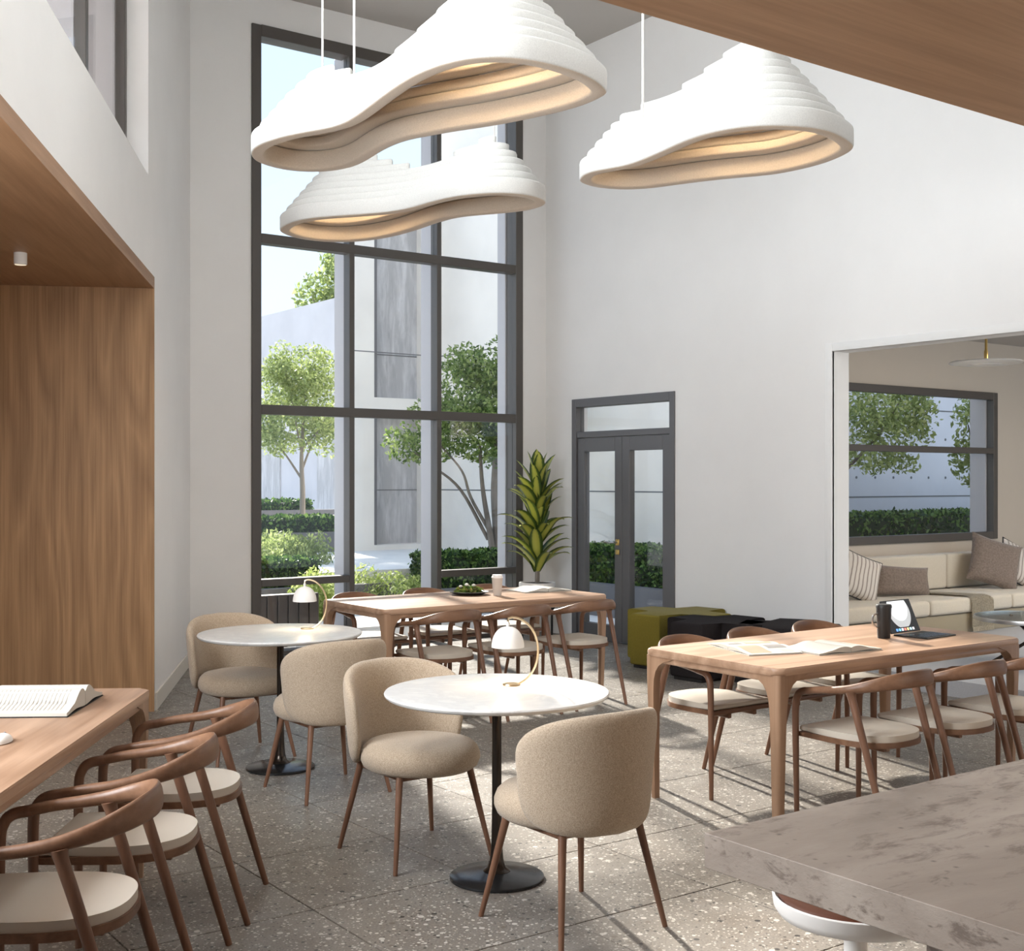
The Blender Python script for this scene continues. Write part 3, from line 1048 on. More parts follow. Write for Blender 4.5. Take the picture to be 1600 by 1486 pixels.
def contours(poly, levels, step=0.02):
    """level loops of the inside distance to a polygon"""
    P = np.array(poly)
    lo, hi = P.min(0) - 2 * step, P.max(0) + 2 * step
    xs = np.arange(lo[0], hi[0] + step, step)
    ys = np.arange(lo[1], hi[1] + step, step)
    X, Y = np.meshgrid(xs, ys, indexing='ij')
    D = np.full(X.shape, 1e9)
    ins = np.zeros(X.shape, bool)
    for a, b in zip(P, np.roll(P, -1, 0)):
        ab = b - a
        t = np.clip(((X - a[0]) * ab[0] + (Y - a[1]) * ab[1]) / (ab @ ab), 0, 1)
        D = np.minimum(D, np.hypot(X - a[0] - t * ab[0], Y - a[1] - t * ab[1]))
        c = (a[1] > Y) != (b[1] > Y)
        with np.errstate(divide='ignore', invalid='ignore'):
            xi = a[0] + (Y - a[1]) * ab[0] / (ab[1] if ab[1] != 0 else 1e-9)
        ins ^= c & (X < xi)
    D = np.where(ins, D, -D)
    for _ in range(2):   # soften the medial ridge
        E = D.copy()
        E[1:-1, 1:-1] = (D[1:-1, 1:-1] * 4 + D[:-2, 1:-1] + D[2:, 1:-1] + D[1:-1, :-2] + D[1:-1, 2:]) / 8
        D = E
    out = []
    for lv in levels:
        G = D - lv
        seg = {}
        nx, ny = G.shape
        pos = G > 0
        cells = np.argwhere((pos[:-1, :-1] != pos[1:, :-1]) | (pos[:-1, :-1] != pos[:-1, 1:]) | (pos[:-1, :-1] != pos[1:, 1:]))

        def ip(p, q):
            g0, g1 = G[p], G[q]
            t = g0 / (g0 - g1)
            return (xs[p[0]] + t * (xs[q[0]] - xs[p[0]]), ys[p[1]] + t * (ys[q[1]] - ys[p[1]]))
        pts, nb = {}, {}
        for i, j in cells:
            c = [(i, j), (i + 1, j), (i + 1, j + 1), (i, j + 1)]
            ed = []
            for k in range(4):
                p, q = c[k], c[(k + 1) % 4]
                if (G[p] > 0) != (G[q] > 0):
                    key = (min(p, q), max(p, q))
                    if key not in pts: pts[key] = ip(p, q)
                    ed.append(key)
            for k in range(0, len(ed) - 1, 2):
                nb.setdefault(ed[k], []).append(ed[k + 1])
                nb.setdefault(ed[k + 1], []).append(ed[k])
        loops, seen = [], set()
        for st in nb:
            if st in seen: continue
            lp, cur, prev = [], st, None
            while cur is not None and cur not in seen:
                seen.add(cur)
                lp.append(pts[cur])
                nxt = [q for q in nb[cur] if q != prev and q not in seen]
                prev, cur = cur, (nxt[0] if nxt else None)
            if len(lp) > 6: loops.append(np.array(lp))
        res = []
        for lp in loops:
            for _ in range(3): lp = (np.roll(lp, 1, 0) + 2 * lp + np.roll(lp, -1, 0)) / 4
            seglen = np.hypot(*(np.roll(lp, -1, 0) - lp).T)
            tot = seglen.sum()
            if tot < 0.16: continue
            n = max(14, int(tot / 0.035))
            cum = np.concatenate([[0], np.cumsum(seglen)])
            cl = np.vstack([lp, lp[:1]])
            u = np.linspace(0, tot, n, endpoint=False)
            r = np.stack([np.interp(u, cum, cl[:, 0]), np.interp(u, cum, cl[:, 1])], 1)
            area_ = 0.5 * np.sum(r[:, 0] * np.roll(r[:, 1], -1) - r[:, 1] * np.roll(r[:, 0], -1))
            res.append(r if area_ > 0 else r[::-1])
        out.append(res)
    return out


def inside(p, loop):
    x, y = p
    c = False
    for (x0, y0), (x1, y1) in zip(loop, np.roll(loop, -1, 0)):
        if (y0 > y) != (y1 > y) and x < x0 + (y - y0) * (x1 - x0) / (y1 - y0): c = not c
    return c


def felt_layer(outer, inners, z0, z1, bev):
    bm = new()
    es = []
    for lp in [outer] + inners:
        vs = [bm.verts.new((p[0], p[1], 0)) for p in lp]
        es += [bm.edges.new((vs[i], vs[(i + 1) % len(vs)])) for i in range(len(vs))]
    bmesh.ops.triangle_fill(bm, use_beauty=True, use_dissolve=False, edges=es)
    for f in bm.faces:
        if f.normal.z > 0: f.normal_flip()
    base = list(bm.faces)
    r = bmesh.ops.extrude_face_region(bm, geom=base, use_keep_orig=True)
    top = [v for v in r['geom'] if isinstance(v, bmesh.types.BMVert)]
    for v in bm.verts: v.co.z = z0
    for v in top: v.co.z = z1
    bm.normal_update()
    if bev:
        rim = [e_ for e_ in bm.edges if e_.is_manifold and e_.calc_face_angle(0) > 1.0]
        bmesh.ops.bevel(bm, geom=rim, offset=bev, segments=2, affect='EDGES', profile=0.5, clamp_overlap=True)
    return bm


ZP = 3.2


def pendant(label, near, far, cables, k_step=0.041, h0=0.10, h=0.05, glow=2.2, lean=0.0):
    poly = [at(x, y, ZP) for x, y in near] + [at(x, y, ZP) for x, y in reversed(far)]
    poly = np.array(poly)
    c = poly.mean(0)
    poly = poly - c
    # smooth and resample the traced rim
    sp = spline([(p[0], p[1], 0) for p in list(poly) + [poly[0]]], 4)[:-1]
    poly = np.array([(p.x, p.y) for p in sp])
    for _ in range(4): poly = (np.roll(poly, 1, 0) + 2 * poly + np.roll(poly, -1, 0)) / 4
    t = thing('felt_pendant', label, 'pendant lamp', (c[0], c[1], ZP), 0, 'stacked felt pendants')
    K = 14
    w = 0.075
    lev = [0.002 + k * k_step for k in range(K)]
    outs = contours(poly, lev)
    # three deep steps inside instead of one per layer
    inn_lev = [0.068, 0.145, 0.145, 0.225, 0.225, 0.31, 0.31] + [lev[k] + w for k in range(7, K)]
    inns = contours(poly, inn_lev)
    big = max(outs[7], key=len).mean(0) if outs[7] else np.zeros(2)
    z = 0.0
    tops = []
    for k in range(K):
        hh = h0 if k == 0 else h
        for lp in outs[k]:
            dv = big - lp.mean(0)
            if lean and k >= 5 and len(outs[k]) > 1 and np.hypot(*dv) > 0.4: lp = lp + dv / np.hypot(*dv) * lean * (k - 4)
            ins_ = [q for q in inns[k] if inside(q[0], lp)] if k < 7 else []
            b = felt_layer(lp, ins_, z, z + hh, 0.011)
            o = obj('felt_layer', b, M['felt'], t, ang=50)
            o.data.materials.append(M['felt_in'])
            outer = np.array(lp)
            for f in o.data.polygons:      # underside and inner face take the tan colour
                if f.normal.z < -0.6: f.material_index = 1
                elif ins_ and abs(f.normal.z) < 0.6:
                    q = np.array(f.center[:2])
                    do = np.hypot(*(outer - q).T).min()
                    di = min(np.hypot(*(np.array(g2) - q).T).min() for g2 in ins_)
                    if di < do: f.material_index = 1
            cc = lp.mean(0)
            if k == 7:
                tops.append((cc[0], cc[1], z))
        z += hh
    # warm diffuser plates and lamps under each crown
    for x, y, zz in tops:
        b = new()
        lathe(b, [(0.001, 0), (0.11, 0), (0.115, 0.006), (0.11, 0.012), (0.001, 0.012)], 24, (x, y, zz - 0.014))
        obj('led_plate', b, M['led'], t)
        l = bpy.data.lights.new('pendant_bulb', 'POINT')
        l.energy, l.color, l.shadow_soft_size = glow, (1.0, 0.82, 0.58), 0.06
        lo = bpy.data.objects.new('pendant_bulb', l)
        COL.objects.link(lo)
        lo.parent = t
        lo.location = (x, y, zz - 0.10)
    for (px, d, zb) in cables:
        u, v = ray(px, d)
        b = new()
        tube(b, [(u - c[0], v - c[1], zb - ZP), (u - c[0], v - c[1], ZC - ZP)], 0.006, 8)
        obj('cable', b, M['cable'], t)
    return t


def emis(name, c, s):
    m = Mat(name, c)
    m.b.inputs['Emission Color'].default_value = (*c, 1)
    m.b.inputs['Emission Strength'].default_value = s
    return m.m


M['led'] = emis('led_diffuser', (1.0, 0.86, 0.62), 2.5)
A2 = lambda pts, ox, oy, s: [(ox + x / s, oy + y / s) for x, y in pts]
nA = A2([(27, 640), (45, 615), (100, 590), (200, 562), (330, 540), (400, 522), (460, 490), (540, 430), (620, 370), (700, 320), (800, 278), (900, 252), (1000, 240),
         (1100, 240), (1200, 250), (1300, 272), (1400, 303), (1480, 342), (1520, 385)], 380, 0, 2.667)
fA = A2([(35, 660), (60, 680), (120, 700), (200, 715), (300, 720), (400, 712), (480, 692), (540, 658), (600, 622), (680, 590), (780, 570), (900, 549), (1000, 535),
         (1100, 518), (1200, 498), (1300, 476), (1400, 450), (1480, 418), (1525, 390)], 380, 0, 2.667)
nB = A2([(147, 960), (180, 935), (260, 912), (400, 900), (520, 892), (620, 882), (700, 867), (780, 842), (880, 820), (980, 808), (1080, 805), (1180, 812), (1240, 828), (1264, 843)], 380, 0, 2.667)
fB = A2([(155, 970), (200, 990), (300, 1007), (420, 1012), (540, 1003), (640, 985), (740, 957), (820, 928), (900, 908), (1000, 898), (1100, 890), (1180, 880), (1240, 866), (1262, 853)], 380, 0, 2.667)
nC = A2([(52, 625), (70, 607), (110, 594), (200, 580), (260, 561), (330, 532), (420, 490), (520, 460), (620, 443), (720, 437), (820, 440), (900, 450), (960, 470), (1005, 500)], 880, 0, 2.222)
fC = A2([(60, 638), (120, 655), (230, 661), (330, 653), (450, 636), (600, 620), (720, 610), (820, 592), (920, 566), (990, 535), (1012, 515)], 880, 0, 2.222)
pendant('large white stepped felt pendant with two white cables, nearest the top of the frame', nA, fA, [(504, 6.55, 3.55), (553.5, 6.25, 3.5)], lean=0.022)
pendant('white stepped felt pendant hanging lowest, directly before the tall window', nB, fB, [(772, 8.3, 3.6)])
pendant('white stepped felt pendant half hidden by the oak soffit', nC, fC, [(1004.5, 6.2, 3.38)])

# ------------------------------------------------------------------ dining tables


def make_table(L, W):
    t = empty('dining_table')
    b = new()
    prism(b, rrect(L, W, 0.045, 6), 0.705, 0.74, 0.013, 3)
    obj('tabletop', b, M['oak_table'], t, ang=40)
    # apron that swells out of the legs
    b = new()
    for sy in (-1, 1):
        y0, y1 = sorted((sy * (W / 2 - 0.012), sy * (W / 2 - 0.05)))
        bx(b, -L / 2 + 0.09, L / 2 - 0.09, y0, y1, 0.672, 0.708, 0.010, 2)
    for sx in (-1, 1):
        x0, x1 = sorted((sx * (L / 2 - 0.012), sx * (L / 2 - 0.05)))
        bx(b, x0, x1, -W / 2 + 0.09, W / 2 - 0.09, 0.672, 0.708, 0.010, 2)
    obj('apron', b, M['oak_table'], t)
    for sx in (-1, 1):
        for sy in (-1, 1):
            b = new()
            ox, oy = sx * (L / 2 - 0.006), sy * (W / 2 - 0.006)
            rings = []
            for z, s, ext, wx in ((0, 0.036, 0, 0), (0.3, 0.044, 0, 0), (0.52, 0.052, 0, 0), (0.59, 0.056, 0.004, 0), (0.63, 0.058, 0.014, 0), (0.66, 0.060, 0.034, 0), (0.68, 0.06, 0.065, 0), (0.692, 0.06, 0.11, 0), (0.708, 0.06, 0.15, 0)):
                off = 0.016 * (1 - min(z / 0.6, 1)) if z < 0.6 else 0
                e1 = s + ext
                r = 0.017
                # L-shaped plan: square leg plus two brackets growing along the edges
                pl = [(0, 0), (e1, 0), (e1, s * 0.75), (s, s * 0.8 if ext > 0.002 else s * 0.75), (s * 0.8 if ext > 0.002 else s * 0.75, s), (s * 0.75, e1), (0, e1)]
                if ext <= 0.002: pl = [(0, 0), (s, 0), (s, s * 0.7), (s * 0.93, s * 0.93), (s * 0.9, s * 0.95), (s * 0.7, s), (0, s)]
                # chamfer the outer corner into several points
                oc = [(0, r), (r * 0.13, r * 0.5), (r * 0.5, r * 0.13), (r, 0)]
                pp = oc + pl[1:]
                rings.append([(ox - sx * (off + p[0]), oy - sy * (off + p[1]), z) for p in pp])
            loft(b, rings)
            obj('leg', b, M['oak_leg'], t, ang=40)
    return t


M['oak_leg'] = wood('oak_leg', (0.26, 0.15, 0.088), (0.40, 0.25, 0.16), 2, 45, 6.0, 0.4, 0.6)
TL, TW = 1.88, 0.88
tbl_rear = make_table(TL, TW)
tbl_rear.location = (4.99, 7.39, 0)
tag(tbl_rear, 'oak dining table in front of the tall window, set with salad plate, cup and book', 'table', 'oak dining tables')
tbl_right = copy_tree(tbl_rear)
tbl_right.location = (5.11, 4.18, 0)
tag(tbl_right, 'oak dining table near the lounge opening, set with tablet, tumbler, magazine and book', 'table')
tbl_left = make_table(2.6, 0.92)
LYAW = math.atan2(0.837, 0.547)
ex, ey = at(237, 1075, 0.74)
dx_, dy_ = math.cos(LYAW), math.sin(LYAW)
tbl_left.location = (ex - dx_ * 1.30 - dy_ * 0.46, ey - dy_ * 1.30 + dx_ * 0.46, 0)
tbl_left.rotation_euler = (0, 0, LYAW)
tag(tbl_left, 'oak dining table standing in front of the oak niche at the left edge', 'table', 'oak dining tables')

# ------------------------------------------------------------------ wooden armchairs


def seat_outline(w, df, dr, n=44):
    pts = [(w, df), (-w, df), (-w * 1.0, df * 0.3)]
    for k in range(n + 1):
        a = PI + PI * k / n
        ca, sa = math.cos(a), math.sin(a)
        pts.append((w * math.copysign(abs(ca) ** 0.8, ca), dr * math.copysign(abs(sa) ** 0.8, sa)))
    pts.append((w, df * 0.3))
    out = []
    for p in pts:
        if not out or (Vector(p) - Vector(out[-1])).length > 1e-3: out.append(p)
    return out


def make_armchair():
    t = empty('dining_armchair')
    b = new()
    prism(b, seat_outline(0.212, 0.205, 0.238), 0.408, 0.432, 0.008, 2)
    obj('seat_frame', b, M['chair_wood'], t, ang=40)
    b = new()
    prism(b, seat_outline(0.205, 0.198, 0.231), 0.432, 0.460, 0.0135, 4)
    obj('seat_pad', b, M['cream'], t, ang=50)
    b = new()
    for x in (-0.09, 0.09):
        bx(b, x - 0.012, x + 0.012, -0.18, 0.2, 0.385, 0.41, 0.004, 1)
    obj('stretcher', b, M['chair_wood'], t)
    # arms and backrest: one swept rail, low and round at the arms, tall and thin at the back
    half = [(0.230, 0.115, 0.628), (0.235, 0.05, 0.640), (0.237, -0.03, 0.650), (0.229, -0.11, 0.664), (0.200, -0.190, 0.684), (0.146, -0.248, 0.701), (0.076, -0.280, 0.710), (0, -0.290, 0.712)]
    pts = half + [(-x, y, z) for x, y, z in reversed(half[:-1])]
    rt = [0.017, 0.0175, 0.018, 0.017, 0.0145, 0.012, 0.0115, 0.0115]
    rz = [0.0165, 0.0165, 0.0175, 0.020, 0.0265, 0.033, 0.037, 0.038]
    sp = spline(pts, 5)
    b = new()
    tube(b, sp, lerp_list(rt + rt[-2::-1], len(sp)), 14, up=(0, 0.12, 1), rad2=lerp_list(rz + rz[-2::-1], len(sp)))
    obj('backrest', b, M['chair_wood'], t, ang=60)
    for sx in (-1, 1):
        b = new()
        P = spline([(sx * 0.222, 0.200, 0), (sx * 0.226, 0.202, 0.3), (sx * 0.229, 0.202, 0.53), (sx * 0.229, 0.192, 0.590), (sx * 0.229, 0.164, 0.618), (sx * 0.230, 0.110, 0.628)], 5)
        tube(b, P, [0.0115, 0.0145, 0.0165, 0.017, 0.017, 0.017], 10)
        obj('front_leg', b, M['leg_wood'], t, ang=60)
        b = new()
        P = spline([(sx * 0.222, -0.300, 0), (sx * 0.224, -0.225, 0.25), (sx * 0.228, -0.150, 0.5), (sx * 0.230, -0.112, 0.618), (sx * 0.230, -0.105, 0.650)], 5)
        tube(b, P, [0.0115, 0.0150, 0.0170, 0.018, 0.024], 10)
        obj('rear_leg', b, M['leg_wood'], t, ang=60)
    return t


ch0 = make_armchair()
used = []


def armchair(u, v, rz, label, group):
    o = ch0 if not used else copy_tree(ch0)
    used.append(o)
    o.location = (u, v, 0)
    o.rotation_euler = (0, 0, rz)
    tag(o, label, 'armchair', group)


g = 'armchairs on the counter side of the tablet table'
armchair(4.60, 3.62, 0.02, 'leftmost wooden armchair of the three with their backs to the stone counter', g)
armchair(5.13, 3.60, 0.0, 'middle wooden armchair of the three with their backs to the stone counter', g)
armchair(5.69, 3.60, -0.02, 'wooden armchair cut by the right frame edge, near side of the tablet table', g)
g = 'armchairs on the pouf side of the tablet table'
armchair(4.62, 4.58, PI, 'wooden armchair at the tablet table with sunlit seat, right before the olive pouf', g)
armchair(5.17, 4.62, PI + 0.02, 'wooden armchair on the far side of the tablet table, middle one, before the black poufs', g)
armchair(5.72, 4.64, PI, 'wooden armchair on the far side of the tablet table, beside the lounge opening', g)
g = 'armchairs on the near side of the window table'
armchair(4.42, 6.90, 0.0, 'wooden armchair at the window table, leftmost of the three with their backs turned', g)
armchair(4.98, 6.88, 0.0, 'wooden armchair right behind the near cafe lamp, near side of the window table', g)
armchair(5.57, 6.90, 0.0, 'wooden armchair nearest the glazed door, on the near side of the window table', g)
g = 'armchairs on the window side of the window table'
armchair(4.45, 7.86, PI, 'wooden armchair with only its curved back showing behind the left end of the window table', g)
armchair(5.06, 7.88, PI, 'wooden armchair seen behind the window table just left of the salad plate', g)
armchair(5.66, 7.88, PI, 'wooden armchair seen behind the window table between the salad plate and the cup', g)
# left table: chairs face the niche table
nx_, ny_ = -dy_, dx_                       # from the chairs towards the table
LROT = math.atan2(ny_, nx_) - PI / 2
g = 'armchairs along the niche table'
for k, (cx, cy, lab) in enumerate(((-1.243, 3.33, 'walnut armchair at the niche table cut by the lower left corner, nearest the camera'),
                                   (-1.243, 3.975, 'walnut armchair at the niche table, middle one of the row of three'),
                                   (-1.243, 4.61, 'walnut armchair at the niche table, last of the row, before the round marble tables'))):
    armchair(CA * cx + SA * cy, -SA * cx + CA * cy, LROT + (0.0, 0.0, 0.0)[k], lab, g)

# ------------------------------------------------------------------ upholstered tub chairs


def tub_shell(bm):
    N, Rg = 72, 12
    a, h, n = 0.385, 0.212, 3.8

    def pt(r, phi, side):
        c, s = math.cos(phi), math.sin(phi)
        X = a * r * math.copysign(abs(c) ** (2 / n), c)
        Z = h * r * math.copysign(abs(s) ** (2 / n), s)
        th = 0.029 * max(0.0, 1 - r ** 9) ** 0.5
        zz = Z / h
        # arms slope down: the upper edge drops towards the ends
        z = 0.577 + Z
        if Z > 0: z -= 0.06 * (abs(X) / a) ** 2.2 * (zz)
        R = 0.262 + 0.018 * zz
        ang = X / 0.262
        rr = R + side * th
        return (rr * math.sin(ang), -rr * math.cos(ang) + 0.0, z)
    sides = []
    edge = [bm.verts.new(pt(1, 2 * PI * k / N, 0)) for k in range(N)]
    for side in (1, -1):
        rings = [edge]
        for i in range(1, Rg + 1):
            r = 1 - (i / Rg) ** 1.7 if i < Rg else 0
            r = max(r, 0)
            if i == Rg: break
            rings.append([bm.verts.new(pt(r, 2 * PI * k / N, side)) for k in range(N)])
        for p, q in zip(rings[:-1], rings[1:]):
            for k in range(N):
                j = (k + 1) % N
                bm.faces.new((p[k], p[j], q[j], q[k]) if side > 0 else (p[j], p[k], q[k], q[j]))
        cv = bm.verts.new(pt(0, 0, side))
        for k in range(N):
            j = (k + 1) % N
            bm.faces.new((rings[-1][k], rings[-1][j], cv) if side > 0 else (rings[-1][j], rings[-1][k], cv))


def make_tub():
    t = empty('tub_chair')
    b = new()
    prof = [(0.02, 0.366), (0.19, 0.366), (0.225, 0.371), (0.246, 0.385), (0.256, 0.408), (0.256, 0.432), (0.246, 0.456), (0.225, 0.474), (0.18, 0.484), (0.10, 0.488), (0.02, 0.489)]
    lathe(b, prof, 40, (0, 0.045, 0))
    for v in b.verts: v.co.x *= 0.97
    obj('seat', b, M['boucle'], t, ang=70)
    b = new()
    tub_shell(b)
    obj('backrest', b, M['boucle'], t, ang=80)
    b = new()
    bx(b, -0.17, 0.17, -0.15, 0.17, 0.35, 0.368, 0.004, 1)
    obj('under_frame', b, M['leg_wood'], t)
    for sx in (-1, 1):
        for sy in (-1, 1):
            b = new()
            tube(b, [(sx * 0.233, sy * 0.233, 0), (sx * 0.20, sy * 0.195, 0.19), (sx * 0.168, sy * 0.158, 0.378)], [0.0095, 0.0125, 0.0155], 12)
            obj('leg', b, M['leg_wood'], t, ang=60)
    return t


def uvp(x, y):
    return (CA * x + SA * y, -SA * x + CA * y)


tc0 = make_tub()
for k, ((x, y), rz, lab) in enumerate((((0.213, 4.439), 0.0, 'beige boucle tub chair with its rounded back to the camera at the near marble table'),
                                       ((-0.411, 5.27), PI, 'beige boucle tub chair facing the camera on the left of the near marble table'),
                                       ((-1.56, 7.15), PI, 'beige boucle tub chair by the left wall, behind the far marble table'),
                                       ((-0.94, 6.34), 0.0, 'beige boucle tub chair with its back turned, before the far marble table'))):
    o = tc0 if k == 0 else copy_tree(tc0)
    u, v = uvp(x, y)
    o.location = (u, v, 0)
    o.rotation_euler = (0, 0, rz)
    tag(o, lab, 'chair', 'boucle tub chairs')

# ------------------------------------------------------------------ round cafe tables and their lamps


def make_cafe():
    t = empty('cafe_table')
    b = new()
    lathe(b, [(0.01, 0.716), (0.40, 0.716), (0.432, 0.720), (0.441, 0.727), (0.4435, 0.734), (0.440, 0.7395), (0.43, 0.7405), (0.2, 0.7405), (0.01, 0.7405)], 72)
    obj('tabletop', b, M['marble'], t, ang=40)
    b = new()
    lathe(b, [(0.09, 0.712), (0.09, 0.716)], 24)
    lathe(b, [(0.02, 0.01), (0.055, 0.032), (0.036, 0.045), (0.027, 0.075), (0.0215, 0.14), (0.019, 0.3), (0.019, 0.712)], 24)
    obj('pole', b, M['bronze'], t, ang=60)
    b = new()
    lathe(b, [(0.02, 0.0), (0.180, 0.0), (0.186, 0.003), (0.186, 0.012), (0.181, 0.015), (0.10, 0.022), (0.05, 0.032), (0.01, 0.034)], 64)
    obj('base', b, M['bronze_gloss'], t, ang=35)
    return t


M['bronze_gloss'] = plain('bronze_base', (0.05, 0.05, 0.052), 0.22, 0.7)
cf0 = make_cafe()
u, v = uvp(-0.06, 4.92)
cf0.location = (u, v, 0)
tag(cf0, 'round white marble cafe table on a dark bronze pedestal, nearer of the two', 'table', 'round marble cafe tables')
cf1 = copy_tree(cf0)
u1, v1 = uvp(-1.264, 6.81)
cf1.location = (u1, v1, 0)
tag(cf1, 'round white marble cafe table on a bronze pedestal, farther one before the left wall', 'table')


def make_lamp():
    t = empty('table_lamp')
    b = new()
    lathe(b, [(0.002, 0), (0.034, 0), (0.036, 0.003), (0.034, 0.008), (0.002, 0.009)], 24)
    obj('base', b, M['gold'], t)
    b = new()
    P = [(0.028, 0, 0.006)]
    for k in range(19):
        a = math.radians(-62 + 152 * k / 18)
        P.append((0.004 + 0.104 * math.cos(a), 0, 0.140 + 0.135 * math.sin(a)))
    P.append((-0.012, 0, 0.271))
    P.append((-0.014, 0, 0.258))
    tube(b, P, 0.0045, 8)
    obj('arm', b, M['gold'], t)
    b = new()
    c = (-0.014, 0, 0)
    R_, zb, ht = 0.066, 0.155, 0.083
    prof = []
    for k in range(13):
        a = PI / 2 * k / 12
        prof.append((max(0.006, R_ * math.cos(a) ** 0.85), zb + ht * math.sin(a)))
    prof += [(0.008, zb + ht + 0.012), (0.004, zb + ht + 0.02)]
    inner = [(max(0.004, r - 0.004), z - 0.003) for r, z in reversed(prof[:13])]
    inner[-1] = (R_ - 0.004, zb)
    b2 = prof[::-1]
    lathe(b, [(0.003, zb + ht - 0.003)] + inner[1:] + prof, 36, c)
    obj('lamp_shade', b, M['white'], t, ang=60)
    b = new()
    lathe(b, [(0.002, 0.170), (0.03, 0.172), (0.03, 0.180), (0.002, 0.182)], 16, c)
    obj('bulb', b, M['led_small'], t)
    l = bpy.data.lights.new('table_lamp_light', 'POINT')
    l.energy, l.color, l.shadow_soft_size = 0.55, (1.0, 0.80, 0.55), 0.02
    lo = bpy.data.objects.new('table_lamp_light', l)
    COL.objects.link(lo)
    lo.parent = t
    lo.location = (-0.014, 0, 0.150)
    return t


M['led_small'] = emis('lamp_led', (1.0, 0.85, 0.6), 6.0)
VROT = -math.atan2(SA, CA)
lm0 = make_lamp()
u, v = at(799, 1071, 0.7405)
lm0.location = (u, v, 0.7405)
lm0.rotation_euler = (0, 0, VROT)
tag(lm0, 'small dome table lamp with curved brass arm, on the nearer marble table', 'lamp', 'cafe table lamps')
lm1 = copy_tree(lm0)
u, v = at(480, 983, 0.7405)
lm1.location = (u, v, 0.7405)
lm1.rotation_euler = (0, 0, VROT)
tag(lm1, 'small dome table lamp with curved brass arm, on the farther marble table', 'lamp')

# ------------------------------------------------------------------ stone counter and stool
cu, cv = at(1100, 1301, 0.95)
ct = thing('stone_counter', 'brown travertine counter slab filling the lower right corner', 'counter', (cu, cv, 0))
b = new()
bx(b, 0, 3.6, -2.4, 0, 0.889, 0.95, 0.0012, 1)
obj('worktop', b, M['travertine'], ct, ang=20)
b = new()
bx(b, 0.16, 3.4, -2.3, -0.34, 0.0, 0.889)
obj('pedestal', b, M['travertine'], ct, smooth=False)
su, sv = uvp(0.716, 2.60)
st = thing('bar_stool', 'round bar stool with white rim and brown leather seat below the stone counter', 'stool', (su, sv, 0))
b = new()
lathe(b, [(0.02, 0.655), (0.13, 0.655), (0.158, 0.662), (0.168, 0.678), (0.171, 0.70), (0.166, 0.702), (0.160, 0.69), (0.02, 0.688)], 48)
obj('seat_rim', b, M['white'], st, ang=50)
b = new()
lathe(b, [(0.02, 0.688), (0.157, 0.688), (0.159, 0.698), (0.15, 0.704), (0.08, 0.707), (0.02, 0.708)], 48)
obj('seat_pad', b, M['leather'], st, ang=50)
b = new()
lathe(b, [(0.01, 0.012), (0.03, 0.02), (0.024, 0.05), (0.024, 0.655)], 24)
obj('stem', b, M['white'], st, ang=50)
b = new()
lathe(b, [(0.01, 0), (0.19, 0), (0.19, 0.01), (0.03, 0.018), (0.01, 0.018)], 40)
obj('foot_plate', b, M['white'], st)

# ------------------------------------------------------------------ poufs


def arm_outline(n_arm, L, w, rot=0.0):
    pts = []
    for k in range(n_arm):
        a = rot + 2 * PI * k / n_arm
        d = Vector((math.cos(a), math.sin(a)))
        s = Vector((-d.y, d.x))
        nxt = rot + 2 * PI * (k + 1) / n_arm
        for p in (d * L - s * w / 2, d * L + s * w / 2): pts.append((p.x, p.y))
        d2 = Vector((math.cos(nxt), math.sin(nxt)))
        m_ = (d + d2).normalized()
        r_in = (w / 2) / math.sin(PI / n_arm)
        pts.append((m_.x * r_in, m_.y * r_in))
    return pts


def pouf(label, u, v, rot, mat, L=0.46, w=0.34, n=4):
    t = thing('star_pouf', label, 'pouf', (u, v, 0), 0, 'star-shaped poufs')
    b = new()
    prism(b, arm_outline(n, L, w, rot), 0.025, 0.455, 0.02, 3)
    obj('cushion', b, M[mat], t, ang=45)
    b = new()
    prism(b, arm_outline(n, L - 0.02, w - 0.04, rot), 0.0, 0.027)
    obj('foot_base', b, M['black'], t, smooth=False)


pouf('olive green star-shaped pouf in front of the glazed door', 7.44, 7.80, 0.12, 'olive', 0.44, 0.32)
pouf('black star-shaped pouf touching the olive one', 7.24, 7.13, 0.10, 'charcoal', 0.40, 0.32)
pouf('black star-shaped pouf at the right end of the row by the wall', 7.47, 6.60, 0.55, 'charcoal', 0.38, 0.30)

# ------------------------------------------------------------------ corn plant
PU, PV = 7.40, 9.75
pt_ = thing('potted_corn_plant', 'tall variegated corn plant in a black planter on thin legs by the window corner', 'plant', (PU, PV, 0))
b = new()
lathe(b, [(0.02, 0.27), (0.168, 0.27), (0.172, 0.28), (0.172, 0.535), (0.02, 0.535)], 40)
obj('planter', b, M['black'], pt_, ang=50)
b = new()
lathe(b, [(0.155, 0.53), (0.178, 0.53), (0.181, 0.545), (0.178, 0.575), (0.160, 0.575), (0.155, 0.56)], 40)
obj('rim', b, M['white'], pt_, ang=50)
b = new()
lathe(b, [(0.001, 0.53), (0.157, 0.53), (0.157, 0.565), (0.001, 0.572)], 30)
obj('soil', b, M['soil'], pt_)
for k in range(4):
    a = PI / 4 + k * PI / 2 + 0.5
    b = new()
    tube(b, [(0.155 * math.cos(a), 0.155 * math.sin(a), 0), (0.155 * math.cos(a), 0.155 * math.sin(a), 0.29)], 0.011, 8)
    obj('leg', b, M['black'], pt_)
b = new()
tube(b, [(0, 0, 0.56), (0.01, 0, 0.9), (0, 0.01, 1.3), (0.0, 0, 1.68)], [0.024, 0.022, 0.018, 0.012], 10)
obj('stem', b, M['pale_bark'], pt_)


